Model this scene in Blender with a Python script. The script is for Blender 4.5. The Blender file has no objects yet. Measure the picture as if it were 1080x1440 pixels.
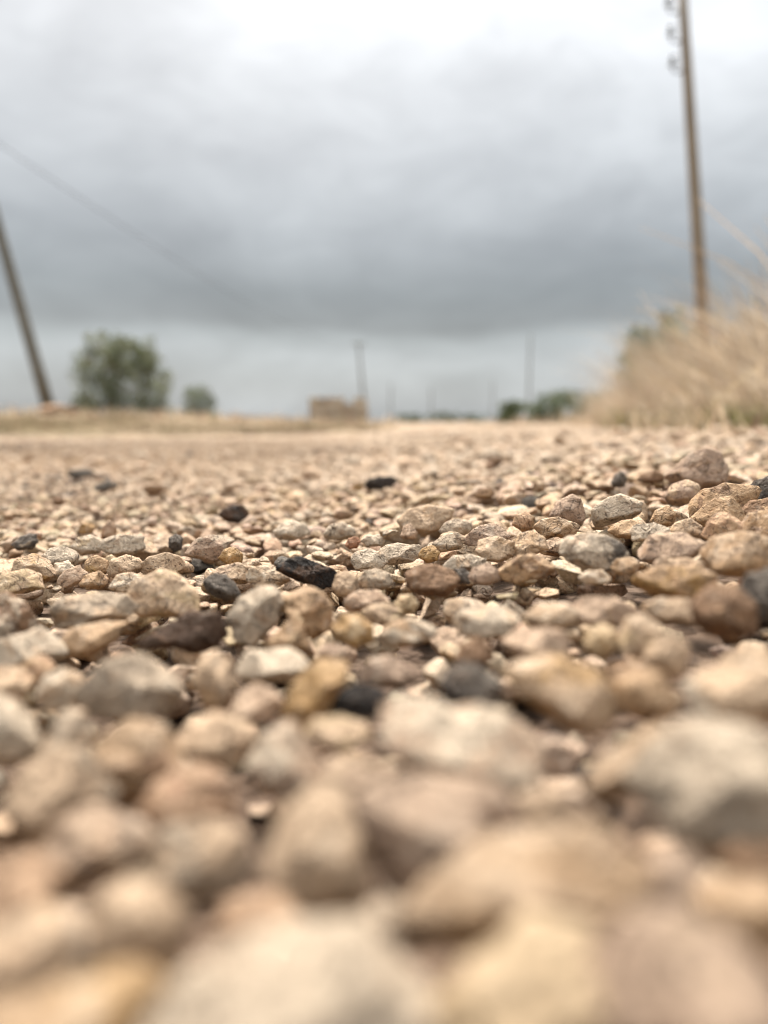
import bpy, bmesh, math, random
import numpy as np
from mathutils import Vector, Matrix

R = math.radians
scene = bpy.context.scene
COL = scene.collection
random.seed(7)
rng = np.random.default_rng(7)

# ------------------------------------------------------------------ camera
CAM_H = 0.08                     # lens 8 cm above the gravel
PITCH = R(6.45)                  # looking slightly down
F_PX = 1088.0                    # focal length in pixels of the 1080x1440 photograph
cam_d = bpy.data.cameras.new('camera')
cam = bpy.data.objects.new('camera', cam_d)
COL.objects.link(cam)
scene.camera = cam
cam.location = (0, 0, CAM_H)
cam.rotation_euler = (math.pi / 2 - PITCH, 0, 0)
cam_d.sensor_fit = 'VERTICAL'
cam_d.sensor_height = 36.0
cam_d.lens = 36.0 * F_PX / 1440.0
cam_d.clip_start = 0.004
cam_d.clip_end = 6000
cam_d.dof.use_dof = True
cam_d.dof.focus_distance = 0.455
cam_d.dof.aperture_fstop = 3.8
cam_d.dof.aperture_blades = 0

# ------------------------------------------------------------------ world, sun, exposure
SKY_OX = 1.7                     # picks the stretch of cloud
SUN_AZ, SUN_EL = R(-12), R(54)    # azimuth from +Y towards +X
world = bpy.data.worlds.new('World')
scene.world = world
world.use_nodes = True


class NT:
    """small helper to write node trees"""
    def __init__(s, tree):
        s.t = tree
        s.t.nodes.clear()

    def n(s, kind, _props=None, **inp):
        nd = s.t.nodes.new(kind)
        for k, v in (_props or {}).items():
            setattr(nd, k, v)
        for k, v in inp.items():
            key = int(k[1:]) if k[0] == 'i' and k[1:].isdigit() else k.replace('_', ' ')
            sock = nd.inputs[key]
            if isinstance(v, bpy.types.NodeSocket):
                s.t.links.new(v, sock)
            else:
                sock.default_value = v
        return nd

    def m(s, op, a, b=None, c=None, clamp=False):
        kw = {'i0': a}
        if b is not None: kw['i1'] = b
        if c is not None: kw['i2'] = c
        return s.n('ShaderNodeMath', {'operation': op, 'use_clamp': clamp}, **kw).outputs[0]

    def v(s, op, a, b=None):
        kw = {'i0': a}
        if b is not None: kw['i1'] = b
        nd = s.n('ShaderNodeVectorMath', {'operation': op}, **kw)
        return nd.outputs['Value'] if op in ('DOT_PRODUCT', 'LENGTH') else nd.outputs[0]

    def mix(s, f, a, b, blend='MIX'):
        nd = s.n('ShaderNodeMix', {'data_type': 'RGBA', 'blend_type': blend})
        for sock, val in ((nd.inputs[0], f), (nd.inputs[6], a), (nd.inputs[7], b)):
            if isinstance(val, bpy.types.NodeSocket):
                s.t.links.new(val, sock)
            else:
                sock.default_value = val if not isinstance(val, tuple) else (*val, 1.0)[:4]
        return nd.outputs[2]

    def noise(s, vec, scale, detail=4.0, rough=0.55, dist=0.0):
        return s.n('ShaderNodeTexNoise', Vector=vec, Scale=scale, Detail=detail, Roughness=rough, Distortion=dist).outputs[0]

    def ramp(s, fac, stops, interp='LINEAR'):
        nd = s.n('ShaderNodeValToRGB', Fac=fac)
        cr = nd.color_ramp
        cr.interpolation = interp
        while len(cr.elements) < len(stops):
            cr.elements.new(0.5)
        for e, (p, c) in zip(cr.elements, stops):
            e.position = p
            e.color = (*c, 1.0) if isinstance(c, tuple) else (c, c, c, 1.0)
        return nd.outputs[0]

    def step(s, x, lo, hi):
        return s.n('ShaderNodeMapRange', {'interpolation_type': 'SMOOTHSTEP'}, i0=x, i1=lo, i2=hi).outputs[0]


w = NT(world.node_tree)
d = w.n('ShaderNodeTexCoord').outputs['Generated']
sep = w.n('ShaderNodeSeparateXYZ', i0=d)
el = w.m('MULTIPLY', w.m('ARCSINE', sep.outputs[2]), 180 / math.pi)
st = w.v('MULTIPLY', d, (1.0, 1.0, 2.8))                     # cloud banks stretched along the horizon
wob = w.m('MULTIPLY', w.m('SUBTRACT', w.noise(st, 1.5, 3.0, 0.5, 0.3), 0.5), 6.5)
wob2 = w.m('MULTIPLY', w.m('SUBTRACT', w.noise(st, 5.0, 4.0, 0.55, 0.4), 0.5), 2.0)
e2 = w.m('DIVIDE', w.m('ADD', el, w.m('ADD', wob, wob2)), 90.0, clamp=True)
sky_col = w.ramp(e2, [
    (0.000, (0.1341, 0.1434, 0.1480)), (0.060, (0.1406, 0.1499, 0.1545)), (0.075, (0.1166, 0.1258, 0.1286)),
    (0.090, (0.0756, 0.0810, 0.0828)), (0.116, (0.0729, 0.0792, 0.0810)), (0.150, (0.1035, 0.1098, 0.1125)),
    (0.190, (0.1462, 0.1526, 0.1554)), (0.240, (0.1832, 0.1887, 0.1915)), (0.310, (0.2100, 0.2146, 0.2183)),
    (0.390, (0.2340, 0.2377, 0.2424)), (0.600, (0.680, 0.685, 0.690)), (1.000, (1.150, 1.145, 1.140))])
puff = w.noise(w.v('ADD', w.v('MULTIPLY', d, (1.0, 1.0, 1.8)), (SKY_OX, 0.0, 0.0)), 3.0, 5.0, 0.5, 0.35)
puff = w.n('ShaderNodeMapRange', i0=puff, i1=0.3, i2=0.7, i3=0.79, i4=1.21).outputs[0]
wisp = w.noise(w.v('MULTIPLY', d, (1.0, 1.0, 2.4)), 9.0, 5.0, 0.58, 0.8)
puff = w.m('MULTIPLY', puff, w.n('ShaderNodeMapRange', i0=wisp, i1=0.3, i2=0.7, i3=0.92, i4=1.08).outputs[0])
sun_dir = Vector((math.sin(SUN_AZ) * math.cos(SUN_EL), math.cos(SUN_AZ) * math.cos(SUN_EL), math.sin(SUN_EL)))
dot = w.v('DOT_PRODUCT', d, (0.40, 0.62, 0.67))               # thinner cloud to the upper right
glow = w.m('POWER', w.m('MAXIMUM', dot, 0.0), 3.0)
gain = w.m('MULTIPLY', puff, w.m('MULTIPLY_ADD', glow, 0.24, 0.94))
cloud = w.v('SCALE', sky_col)
w.t.links.new(w.m('MULTIPLY', gain, 10.0), cloud.node.inputs['Scale'])
nish = w.n('ShaderNodeTexSky', {'sky_type': 'NISHITA', 'sun_disc': False, 'sun_elevation': SUN_EL,
                                'sun_rotation': SUN_AZ, 'dust_density': 3.0, 'air_density': 1.0}).outputs[0]
bg = w.n('ShaderNodeBackground', Color=w.mix(0.95, nish, cloud), Strength=0.05)
wo = w.n('ShaderNodeOutputWorld', Surface=bg.outputs[0])

sun_l = bpy.data.lights.new('sun', 'SUN')
sun_l.energy = 1.5
sun_l.angle = R(11)
sun_l.color = (1.0, 0.925, 0.84)
sun_o = bpy.data.objects.new('sun', sun_l)
COL.objects.link(sun_o)
sun_o.rotation_euler = (-sun_dir).to_track_quat('-Z', 'Y').to_euler()

scene.view_settings.view_transform = 'Standard'
scene.view_settings.look = 'None'
scene.view_settings.exposure = 2.86
scene.view_settings.gamma = 1.0
scene.view_settings.use_curve_mapping = False
scene.render.engine = 'CYCLES'
scene.cycles.use_denoising = True
scene.cycles.pixel_filter_type = 'BLACKMAN_HARRIS'
scene.cycles.filter_width = 1.15
scene.cycles.max_bounces = 6
scene.cycles.diffuse_bounces = 4


# ------------------------------------------------------------------ helpers
def tag(o, label=None, cat=None, group=None, kind=None):
    if label: o['label'] = label
    if cat: o['category'] = cat
    if group: o['group'] = group
    if kind: o['kind'] = kind
    return o


def empty(name, loc, rz=0.0):
    o = bpy.data.objects.new(name, None)
    o.location = loc
    o.rotation_euler = (0, 0, rz)
    o.empty_display_size = 0.1
    COL.objects.link(o)
    return o


def mesh_np(name, V, Fs, mat, parent=None, smooth=True, attrs=None):
    """V (n,3), Fs (m,k) index array -> one linked mesh object"""
    V = np.asarray(V, np.float32)
    Fs = np.asarray(Fs, np.int32)
    me = bpy.data.meshes.new(name)
    m_, k = Fs.shape
    me.vertices.add(len(V))
    me.vertices.foreach_set('co', V.ravel())
    me.loops.add(m_ * k)
    me.loops.foreach_set('vertex_index', Fs.ravel())
    me.polygons.add(m_)
    me.polygons.foreach_set('loop_start', np.arange(0, m_ * k, k, dtype=np.int32))
    if smooth:
        me.polygons.foreach_set('use_smooth', np.ones(m_, bool))
    for an, arr in (attrs or {}).items():
        a = me.attributes.new(an, 'FLOAT_COLOR', 'POINT')
        c4 = np.ones((len(V), 4), np.float32)
        c4[:, :3] = arr
        a.data.foreach_set('color', c4.ravel())
    me.update(calc_edges=True)
    me.materials.append(mat)
    o = bpy.data.objects.new(name, me)
    COL.objects.link(o)
    if parent is not None:
        o.parent = parent
    return o


def bm_obj(name, bm, mat, parent=None, smooth=False):
    me = bpy.data.meshes.new(name)
    bm.to_mesh(me)
    bm.free()
    if smooth:
        me.polygons.foreach_set('use_smooth', np.ones(len(me.polygons), bool))
    me.materials.append(mat)
    o = bpy.data.objects.new(name, me)
    COL.objects.link(o)
    if parent is not None:
        o.parent = parent
    return o


def tube(path, radii, seg=10):
    """verts, quads of a tube along path"""
    path = [Vector(p) for p in path]
    V, Q = [], []
    n = len(path)
    for i, p in enumerate(path):
        t = (path[min(i + 1, n - 1)] - path[max(i - 1, 0)]).normalized()
        a = t.orthogonal().normalized() if abs(t.z) < 0.99 else Vector((1, 0, 0))
        a = (a - t * a.dot(t)).normalized()
        b = t.cross(a)
        r = radii[i] if hasattr(radii, '__len__') else radii
        for k in range(seg):
            th = 2 * math.pi * k / seg
            V.append(p + a * (r * math.cos(th)) + b * (r * math.sin(th)))
    for i in range(n - 1):
        for k in range(seg):
            k2 = (k + 1) % seg
            Q.append((i * seg + k, i * seg + k2, (i + 1) * seg + k2, (i + 1) * seg + k))
    c0, c1 = len(V), len(V) + 1
    V += [path[0], path[-1]]
    for k in range(seg):
        k2 = (k + 1) % seg
        Q.append((k2, k, c0, c0))
        Q.append(((n - 1) * seg + k, (n - 1) * seg + k2, c1, c1))
    return V, Q


def tube_obj(name, parts, mat, parent=None):
    bm = bmesh.new()
    for path, radii, seg in parts:
        V, Q = tube(path, radii, seg)
        vs = [bm.verts.new(v) for v in V]
        for q in Q:
            q = list(dict.fromkeys(q))
            bm.faces.new([vs[i] for i in q])
    return bm_obj(name, bm, mat, parent, True)


def pix_ray(px, py):
    """unit view direction through a pixel of the 1080x1440 photograph"""
    x, y = (px - 540) / F_PX, (720 - py) / F_PX
    cp, sp = math.cos(PITCH), math.sin(PITCH)
    return np.array((x, cp + y * sp, -sp + y * cp)) / math.sqrt(1 + x * x + y * y)


CP, SP = math.cos(PITCH), math.sin(PITCH)


def project(P):
    """world points (n,3) -> pixel x, pixel y, depth"""
    P = np.atleast_2d(P)
    x, y, z = P[:, 0], P[:, 1], P[:, 2] - CAM_H
    dep = y * CP - z * SP
    up = y * SP + z * CP
    return 540 + F_PX * x / dep, 720 - F_PX * up / dep, dep


# ------------------------------------------------------------------ terrain
ROAD = np.array([(-16, -4), (-16, 6.7), (-4, 6.8), (-0.9, 7.1), (0.3, 13), (0.7, 30), (1.5, 70), (8, 70),
                 (3.4, 25), (2.75, 15), (1.95, 7), (1.35, 4), (1.12, 2.2), (1.05, -4)], float)


def road_sd(x, y):
    """signed distance to the road's edge, negative on the road"""
    x, y = np.asarray(x, float), np.asarray(y, float)
    dmin = np.full(x.shape, 1e9)
    ins = np.zeros(x.shape, bool)
    n = len(ROAD)
    for i in range(n):
        ax, ay = ROAD[i]
        bx, by = ROAD[(i + 1) % n]
        ex, ey = bx - ax, by - ay
        t = np.clip(((x - ax) * ex + (y - ay) * ey) / (ex * ex + ey * ey), 0, 1)
        dmin = np.minimum(dmin, np.hypot(x - ax - t * ex, y - ay - t * ey))
        c = ((ay > y) != (by > y)) & (x < ex * (y - ay) / ((by - ay) if by != ay else 1e-9) + ax)
        ins ^= c
    return np.where(ins, -dmin, dmin)


def sstep(x, a, b):
    t = np.clip((np.asarray(x, float) - a) / (b - a), 0, 1)
    return t * t * (3 - 2 * t)


def g(x, y):
    """height of the top of the gravel"""
    x, y = np.asarray(x, float), np.asarray(y, float)
    z = np.where(x > 0, 0.068 * (1 - np.exp(-np.maximum(x, 0) / 0.45)), -0.014 * (1 - np.exp(np.minimum(x, 0) / 0.2)))
    und = 0.004 * np.sin(3.1 * x + 1.3) * np.sin(2.3 * y + 0.4) + 0.006 * np.sin(1.1 * x - 0.7 * y)
    return z + und * sstep(y, 0.5, 1.5)


def terrain(x, y):
    sd = road_sd(x, y)
    rise = 0.36 * sstep(sd, 0.0, 10.0) + 0.03 * sstep(sd, 0, 0.5)
    far = 1 - sstep(np.hypot(x, y), 60, 160)
    return g(x, y) + rise * far


# ------------------------------------------------------------------ materials
def new_mat(name):
    m = bpy.data.materials.new(name)
    m.use_nodes = True
    return m, NT(m.node_tree)


def finish(t, color, rough=0.9, bump=None, bump_d=0.001, strength=1.0, spec=0.25, transl=None):
    kw = dict(Base_Color=color, Roughness=rough)
    b = t.n('ShaderNodeBsdfPrincipled', **kw)
    b.inputs['Specular IOR Level'].default_value = spec
    if bump is not None:
        bn = t.n('ShaderNodeBump', Strength=strength, Distance=bump_d, Height=bump)
        t.t.links.new(bn.outputs[0], b.inputs['Normal'])
    out = b.outputs[0]
    if transl:
        tr = t.n('ShaderNodeBsdfTranslucent', Color=color)
        out = t.n('ShaderNodeMixShader', Fac=transl, i1=out, i2=tr.outputs[0]).outputs[0]
    t.n('ShaderNodeOutputMaterial', Surface=out)


def stone_material(name, from_object):
    m, t = new_mat(name)
    pos = t.n('ShaderNodeNewGeometry').outputs['Position']
    if from_object:
        oi = t.n('ShaderNodeObjectInfo')
        tint = oi.outputs['Color']
        tint2 = t.n('ShaderNodeAttribute', {'attribute_type': 'OBJECT', 'attribute_name': 'tint2'}).outputs['Color']
        patch = t.n('ShaderNodeAttribute', {'attribute_type': 'OBJECT', 'attribute_name': 'patch'}).outputs['Fac']
        off = t.v('SCALE', (1.0, 0.7, 0.3))
        t.t.links.new(oi.outputs['Random'], off.node.inputs['Scale'])
        pos = t.v('ADD', pos, off)
    else:
        tint = t.n('ShaderNodeAttribute', {'attribute_name': 'tint'}).outputs['Color']
        tint2 = t.n('ShaderNodeAttribute', {'attribute_name': 'tint2'}).outputs['Color']
        patch = 0.42
    own = oi.outputs['Random'] if from_object else t.step(t.noise(pos, 22, 1), 0.35, 0.65)
    n_big = t.noise(pos, 55, 4, 0.6, 0.8)
    n_mid = t.noise(pos, 190, 5, 0.65, 0.4)
    n_fine = t.noise(pos, 620, 4, 0.7)
    # broad second tone in patches with ragged rims
    rag = t.m('ADD', n_big, t.m('MULTIPLY', t.m('SUBTRACT', n_mid, 0.5), 0.35))
    lo = t.m('SUBTRACT', 0.86, t.m('MULTIPLY', patch, 0.72))
    mask = t.n('ShaderNodeMapRange', {'interpolation_type': 'SMOOTHSTEP'}, i0=rag, i1=lo, i2=t.m('ADD', lo, 0.09)).outputs[0]
    col = t.mix(mask, tint, tint2)
    # mottling
    mot = t.n('ShaderNodeMapRange', i0=n_mid, i1=0.25, i2=0.75, i3=0.72, i4=1.27).outputs[0]
    colv = t.v('SCALE', col)
    grain = t.n('ShaderNodeMapRange', i0=n_fine, i1=0.3, i2=0.7, i3=0.82, i4=1.2).outputs[0]
    t.t.links.new(t.m('MULTIPLY', mot, grain), colv.node.inputs['Scale'])
    # rusty iron stains
    n_st = t.noise(t.v('ADD', pos, (3.1, 7.7, 1.9)), 85, 5, 0.62, 1.0)
    lum = t.v('DOT_PRODUCT', tint, (0.33, 0.34, 0.33))
    st_m = t.m('MULTIPLY', t.step(n_st, 0.56, 0.72), t.m('MULTIPLY', t.step(lum, 0.02, 0.2), 0.42))
    col = t.mix(st_m, colv, (0.26, 0.12, 0.045))
    # chalky lime bloom
    n_li = t.noise(t.v('ADD', pos, (9.3, 2.2, 5.1)), 120, 5, 0.65, 0.6)
    col = t.mix(t.m('MULTIPLY', t.step(n_li, 0.55, 0.70), t.m('MULTIPLY_ADD', t.step(lum, 0.02, 0.2), 0.40, 0.10)), col, (0.50, 0.42, 0.33))
    # pale road dust settled on the upward faces
    nz_ = t.n('ShaderNodeSeparateXYZ', i0=t.n('ShaderNodeNewGeometry').outputs['Normal']).outputs[2]
    dust = t.m('MULTIPLY', t.step(t.m('ADD', nz_, t.m('MULTIPLY', t.m('SUBTRACT', n_mid, 0.5), 1.6)), 0.3, 1.1), 0.26)
    lum = t.v('DOT_PRODUCT', tint, (0.33, 0.34, 0.33))
    col = t.mix(t.m('MULTIPLY', dust, t.step(lum, 0.05, 0.2)), col, (0.48, 0.385, 0.28))
    # dark pits and specks, thin cracks
    n_pit = t.noise(t.v('ADD', pos, (1.3, 4.2, 8.8)), 520, 3, 0.6)
    pit = t.step(n_pit, 0.60, 0.70)
    crk = t.m('ABSOLUTE', t.m('SUBTRACT', t.noise(t.v('ADD', pos, (6.6, 0.4, 2.2)), 75, 3, 0.5, 1.2), 0.5))
    crack = t.m('MULTIPLY', t.m('SUBTRACT', 1.0, t.step(crk, 0.0, 0.016)), t.step(n_big, 0.38, 0.54))
    dark = t.m('MAXIMUM', t.m('MULTIPLY', pit, t.m('MULTIPLY', own, 0.65)), t.m('MULTIPLY', crack, 0.6))
    col = t.mix(dark, col, (0.055, 0.032, 0.02))
    h = t.m('MULTIPLY_ADD', n_mid, 1.0, t.m('MULTIPLY', n_fine, 0.28))
    h = t.m('SUBTRACT', h, t.m('MULTIPLY', t.m('ADD', pit, crack), 0.35))
    finish(t, col, 0.8, h, 0.0042, 1.0, 0.16)
    return m


M_STONE = stone_material('limestone', True)
M_GRAVEL = stone_material('limestone_gravel', False)


def attr_mat(name, rough=0.9, transl=0.25, scale=30, amt=(0.75, 1.2)):
    m, t = new_mat(name)
    a = t.n('ShaderNodeAttribute', {'attribute_name': 'tint'}).outputs['Color']
    pos = t.n('ShaderNodeNewGeometry').outputs['Position']
    v = t.n('ShaderNodeMapRange', i0=t.noise(pos, scale, 3), i1=0.3, i2=0.7, i3=amt[0], i4=amt[1]).outputs[0]
    c = t.v('SCALE', a)
    t.t.links.new(v, c.node.inputs['Scale'])
    finish(t, c, rough, transl=transl)
    return m


M_GRASS = attr_mat('dry_grass', 0.9, 0.4)
M_LEAF = attr_mat('leaf', 0.7, 0.35, 3, (0.75, 1.3))


def wood_mat():
    m, t = new_mat('weathered_wood')
    p = t.n('ShaderNodeTexCoord').outputs['Object']
    grain = t.noise(t.v('MULTIPLY', p, (14, 14, 0.6)), 1.5, 5, 0.6)
    col = t.ramp(grain, [(0.3, (0.16, 0.132, 0.102)), (0.7, (0.33, 0.285, 0.225))])
    z = t.n('ShaderNodeSeparateXYZ', i0=p).outputs[2]
    stain = t.m('SUBTRACT', 1.0, t.step(t.m('ADD', z, t.m('MULTIPLY', t.noise(p, 1.2, 3), 1.5)), 1.2, 5.0))
    col = t.mix(t.m('MULTIPLY', stain, 0.6), col, (0.29, 0.165, 0.11))     # tarry preservative at the foot
    finish(t, col, 0.9, grain, 0.01, 0.5)
    return m


def simple_mat(name, c1, c2, scale, rough=0.85, bump=0.0, metal=0.0):
    m, t = new_mat(name)
    p = t.n('ShaderNodeTexCoord').outputs['Object']
    n = t.noise(p, scale, 5, 0.6)
    finish(t, t.ramp(n, [(0.3, c1), (0.7, c2)]), rough, n if bump else None, bump)
    return m


M_WOOD = wood_mat()
M_GREYWOOD = simple_mat('grey_wood', (0.10, 0.10, 0.088), (0.19, 0.186, 0.165), 6)
M_IRON = simple_mat('iron', (0.045, 0.043, 0.042), (0.085, 0.075, 0.07), 40, 0.6)
M_PORC = simple_mat('porcelain', (0.10, 0.11, 0.115), (0.16, 0.17, 0.175), 20, 0.25)
M_CABLE = simple_mat('cable', (0.03, 0.03, 0.03), (0.05, 0.05, 0.05), 20, 0.6)
M_BARK = simple_mat('bark', (0.06, 0.045, 0.032), (0.16, 0.125, 0.09), 9, 0.95, 0.01)
def block_mat():
    m, t = new_mat('hut_stone')
    oi = t.n('ShaderNodeObjectInfo').outputs['Random']
    p = t.n('ShaderNodeNewGeometry').outputs['Position']
    base = t.ramp(oi, [(0.0, (0.28, 0.22, 0.16)), (0.3, (0.43, 0.36, 0.275)), (0.7, (0.52, 0.45, 0.355)), (1.0, (0.38, 0.295, 0.215))])
    n = t.noise(p, 3.0, 5, 0.6)
    finish(t, t.mix(t.m('MULTIPLY', t.step(n, 0.45, 0.7), 0.6), base, (0.22, 0.14, 0.09)), 0.95, n, 0.02)
    return m


M_BLOCK = block_mat()
M_SOIL = simple_mat('orange_soil', (0.21, 0.13, 0.075), (0.32, 0.21, 0.13), 5, 0.95, 0.02)


def field_mat():
    m, t = new_mat('dry_field')
    p = t.n('ShaderNodeNewGeometry').outputs['Position']
    a = t.noise(p, 0.35, 5, 0.6)
    b = t.noise(p, 9, 5, 0.65)
    col = t.ramp(a, [(0.30, (0.135, 0.085, 0.048)), (0.50, (0.21, 0.15, 0.085)), (0.68, (0.14, 0.125, 0.058))])
    col = t.mix(t.m('MULTIPLY', t.step(b, 0.4, 0.7), 0.6), col, (0.09, 0.06, 0.038))
    finish(t, col, 0.95, b, 0.03)
    return m


def bed_mat():
    m, t = new_mat('gravel_bed')
    p = t.n('ShaderNodeNewGeometry').outputs['Position']
    vo = t.n('ShaderNodeTexVoronoi', Vector=p, Scale=62)
    v2 = t.n('ShaderNodeTexVoronoi', Vector=p, Scale=170)
    sepc = t.n('ShaderNodeSeparateColor', i0=vo.outputs['Color'])
    col = t.ramp(sepc.outputs[0], [(0.0, (0.14, 0.095, 0.063)), (0.45, (0.24, 0.172, 0.118)), (0.8, (0.31, 0.23, 0.163)), (1.0, (0.09, 0.062, 0.045))])
    big = t.noise(p, 1.4, 4, 0.6)
    col = t.mix(t.m('MULTIPLY', t.step(big, 0.5, 0.75), 0.35), col, (0.125, 0.083, 0.05))
    yv = t.n('ShaderNodeSeparateXYZ', i0=p).outputs[1]          # near bed painted darker as shade in the gaps, dusty grit beyond
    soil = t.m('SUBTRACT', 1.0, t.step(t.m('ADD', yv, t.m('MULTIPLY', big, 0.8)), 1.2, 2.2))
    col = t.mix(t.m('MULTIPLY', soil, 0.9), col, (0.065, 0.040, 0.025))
    h = t.m('SUBTRACT', 1.0, t.m('ADD', t.m('MULTIPLY', vo.outputs[0], 0.8), t.m('MULTIPLY', v2.outputs[0], 0.25)))
    finish(t, col, 0.95, h, 0.012)
    return m


# ------------------------------------------------------------------ ground sheets
def grid_sheet(name, xs, ys, zf, mat, kind='structure'):
    X, Y = np.meshgrid(xs, ys)
    Z = zf(X, Y)
    nx, ny = len(xs), len(ys)
    V = np.stack([X.ravel(), Y.ravel(), Z.ravel()], 1)
    idx = np.arange(nx * ny).reshape(ny, nx)
    Q = np.stack([idx[:-1, :-1], idx[:-1, 1:], idx[1:, 1:], idx[1:, :-1]], -1).reshape(-1, 4)
    return tag(mesh_np(name, V, Q, mat), kind=kind)


def spread_axis(fine, step, far, growth=1.16):
    v, out, s = fine, [], step
    while v < far:
        s *= growth
        v += s
        out.append(v)
    core = list(np.arange(-fine, fine + 1e-6, step))
    return np.array([-q for q in out[::-1]] + core + out)


fx = spread_axis(10, 0.25, 3000)
fy = np.concatenate([np.arange(-6, 20, 0.25), spread_axis(0.2, 0.3, 3000)[-38:] + 20])


def field_z(x, y):
    z = terrain(x, y) + 0.02 * np.sin(0.9 * x + 0.3 * y) * sstep(road_sd(x, y), 0.5, 5)
    return z - np.where(road_sd(x, y) < 0.05, 0.09, 0.004)


tag(grid_sheet('field', fx, fy, field_z, field_mat()), 'dry straw coloured field reaching to the horizon', 'field')

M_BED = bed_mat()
rx = np.concatenate([np.arange(-16, -2.6, 0.35), np.arange(-2.5, 2.55, 0.05), np.arange(2.7, 9, 0.3)])
ry = np.concatenate([np.arange(-4, -0.3, 0.25), np.arange(-0.25, 4.0, 0.05), np.arange(4.1, 15, 0.25), np.arange(15.5, 71, 1.5)])


def bed_z(x, y):
    sd = road_sd(x, y)
    bump = 0.004 * np.sin(37 * x + 5 * np.sin(9 * y)) * np.sin(41 * y + 4 * np.sin(11 * x))
    z = g(x, y) - 0.027 - 0.012 * (1 - sstep(y, 0.25, 0.45)) + 0.021 * sstep(y, 2.5, 6.0) + bump * (1 - sstep(y, 4, 6))
    return z - 0.35 * sstep(sd, 0.1, 0.6)


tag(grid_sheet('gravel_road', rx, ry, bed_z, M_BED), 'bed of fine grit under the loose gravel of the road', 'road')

# ------------------------------------------------------------------ pebble shapes
ICO = {}
for L in range(0, 5):
    bm = bmesh.new()
    bmesh.ops.create_icosphere(bm, subdivisions=L + 1, radius=1.0)
    ICO[L] = (np.array([v.co[:] for v in bm.verts], float), np.array([[v.index for v in f.verts] for f in bm.faces], np.int32))
    bm.free()


def facet_params(r, n=(7, 11), p=(50, 120), waves=10, amp=0.016):
    """a broken lump: a few large faces, many small chipped ones, scoops and grain"""
    k, k2 = int(r.integers(*n)), 12
    nn = r.normal(size=(k + k2, 3))
    nn /= np.linalg.norm(nn, axis=1)[:, None]
    dd = np.concatenate([r.uniform(0.62, 0.95, k), r.uniform(0.90, 1.14, k2)])
    wv = r.normal(size=(waves + 26, 3))
    wv *= (np.concatenate([r.uniform(1.5, 6.0, waves), r.uniform(9.0, 30.0, 26)]) / np.linalg.norm(wv, axis=1))[:, None]
    waves += 26
    ph = r.uniform(0, 6.28, waves)
    wa = amp * r.uniform(0.3, 1.0, waves) * (3.0 / (1.5 + np.linalg.norm(wv, axis=1)))
    dn = r.normal(size=(5, 3))
    dn /= np.linalg.norm(dn, axis=1)[:, None]
    return dict(n=nn, d=dd, p=r.uniform(*p), wv=wv, ph=ph, wa=wa, dn=dn, da=r.uniform(0.0, 0.15, 5), dw=r.uniform(8, 40, 5))


def facet_r(D, q):
    a = np.maximum(D @ q['n'].T / q['d'], 0.02)
    m = a.max(1)
    r = 1.0 / (m * ((a / m[:, None]) ** q['p']).sum(1) ** (1 / q['p']))
    r = np.minimum(r, 1.30)
    r += (np.sin(D @ q['wv'].T + q['ph']) * q['wa']).sum(1)
    for k in range(5):
        r -= q['da'][k] * np.exp(-q['dw'][k] * (1 - D @ q['dn'][k]))
    return r


N_PROTO = 26
PROTO = []
for i in range(N_PROTO):
    q = facet_params(rng)
    sc = np.array((1.0, rng.uniform(0.58, 0.95), rng.uniform(0.36, 0.72)))
    D = ICO[3][0]
    P = D * facet_r(D, q)[:, None] * sc
    mx = np.abs(P).max(0)
    PROTO.append((q, sc / mx[0]))


def proto_pts(i, L):
    q, sc = PROTO[i]
    D = ICO[L][0]
    return D * facet_r(D, q)[:, None] * sc


PP = {L: [proto_pts(i, L) for i in range(N_PROTO)] for L in (0, 1, 2)}       # joined gravel uses the coarser ones
PROTO_MESH = {}


def proto_mesh(i, L):
    if (i, L) not in PROTO_MESH:
        V, Fc = proto_pts(i, L), ICO[L][1]
        me = bpy.data.meshes.new('stone')
        me.from_pydata(V.tolist(), [], Fc.tolist())
        me.polygons.foreach_set('use_smooth', np.ones(len(Fc), bool))
        me.materials.append(M_STONE)
        PROTO_MESH[(i, L)] = me
    return PROTO_MESH[(i, L)]


# base colours of the stones (albedo)
C = dict(
    cream=(0.444, 0.314, 0.203), white=(0.498, 0.405, 0.301), tan=(0.375, 0.241, 0.134), ochre=(0.359, 0.216, 0.090),
    pink=(0.418, 0.291, 0.199), grey=(0.348, 0.271, 0.194), pale=(0.449, 0.363, 0.268), brown=(0.182, 0.104, 0.057),
    mauve=(0.348, 0.241, 0.169), dark=(0.046, 0.036, 0.029), charcoal=(0.105, 0.088, 0.072), peach=(0.386, 0.235, 0.138),
    terra=(0.332, 0.164, 0.092), yellow=(0.423, 0.306, 0.179), umber=(0.080, 0.048, 0.031), black=(0.018, 0.015, 0.013))
WORD = dict(cream='cream', white='whitish', tan='tan', ochre='ochre', pink='pinkish beige', grey='grey beige', pale='pale grey',
            brown='brown', mauve='mauve beige', dark='blackish', charcoal='charcoal grey', peach='peach', terra='terracotta',
            yellow='yellowish cream', umber='dark brown', black='black')

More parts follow.
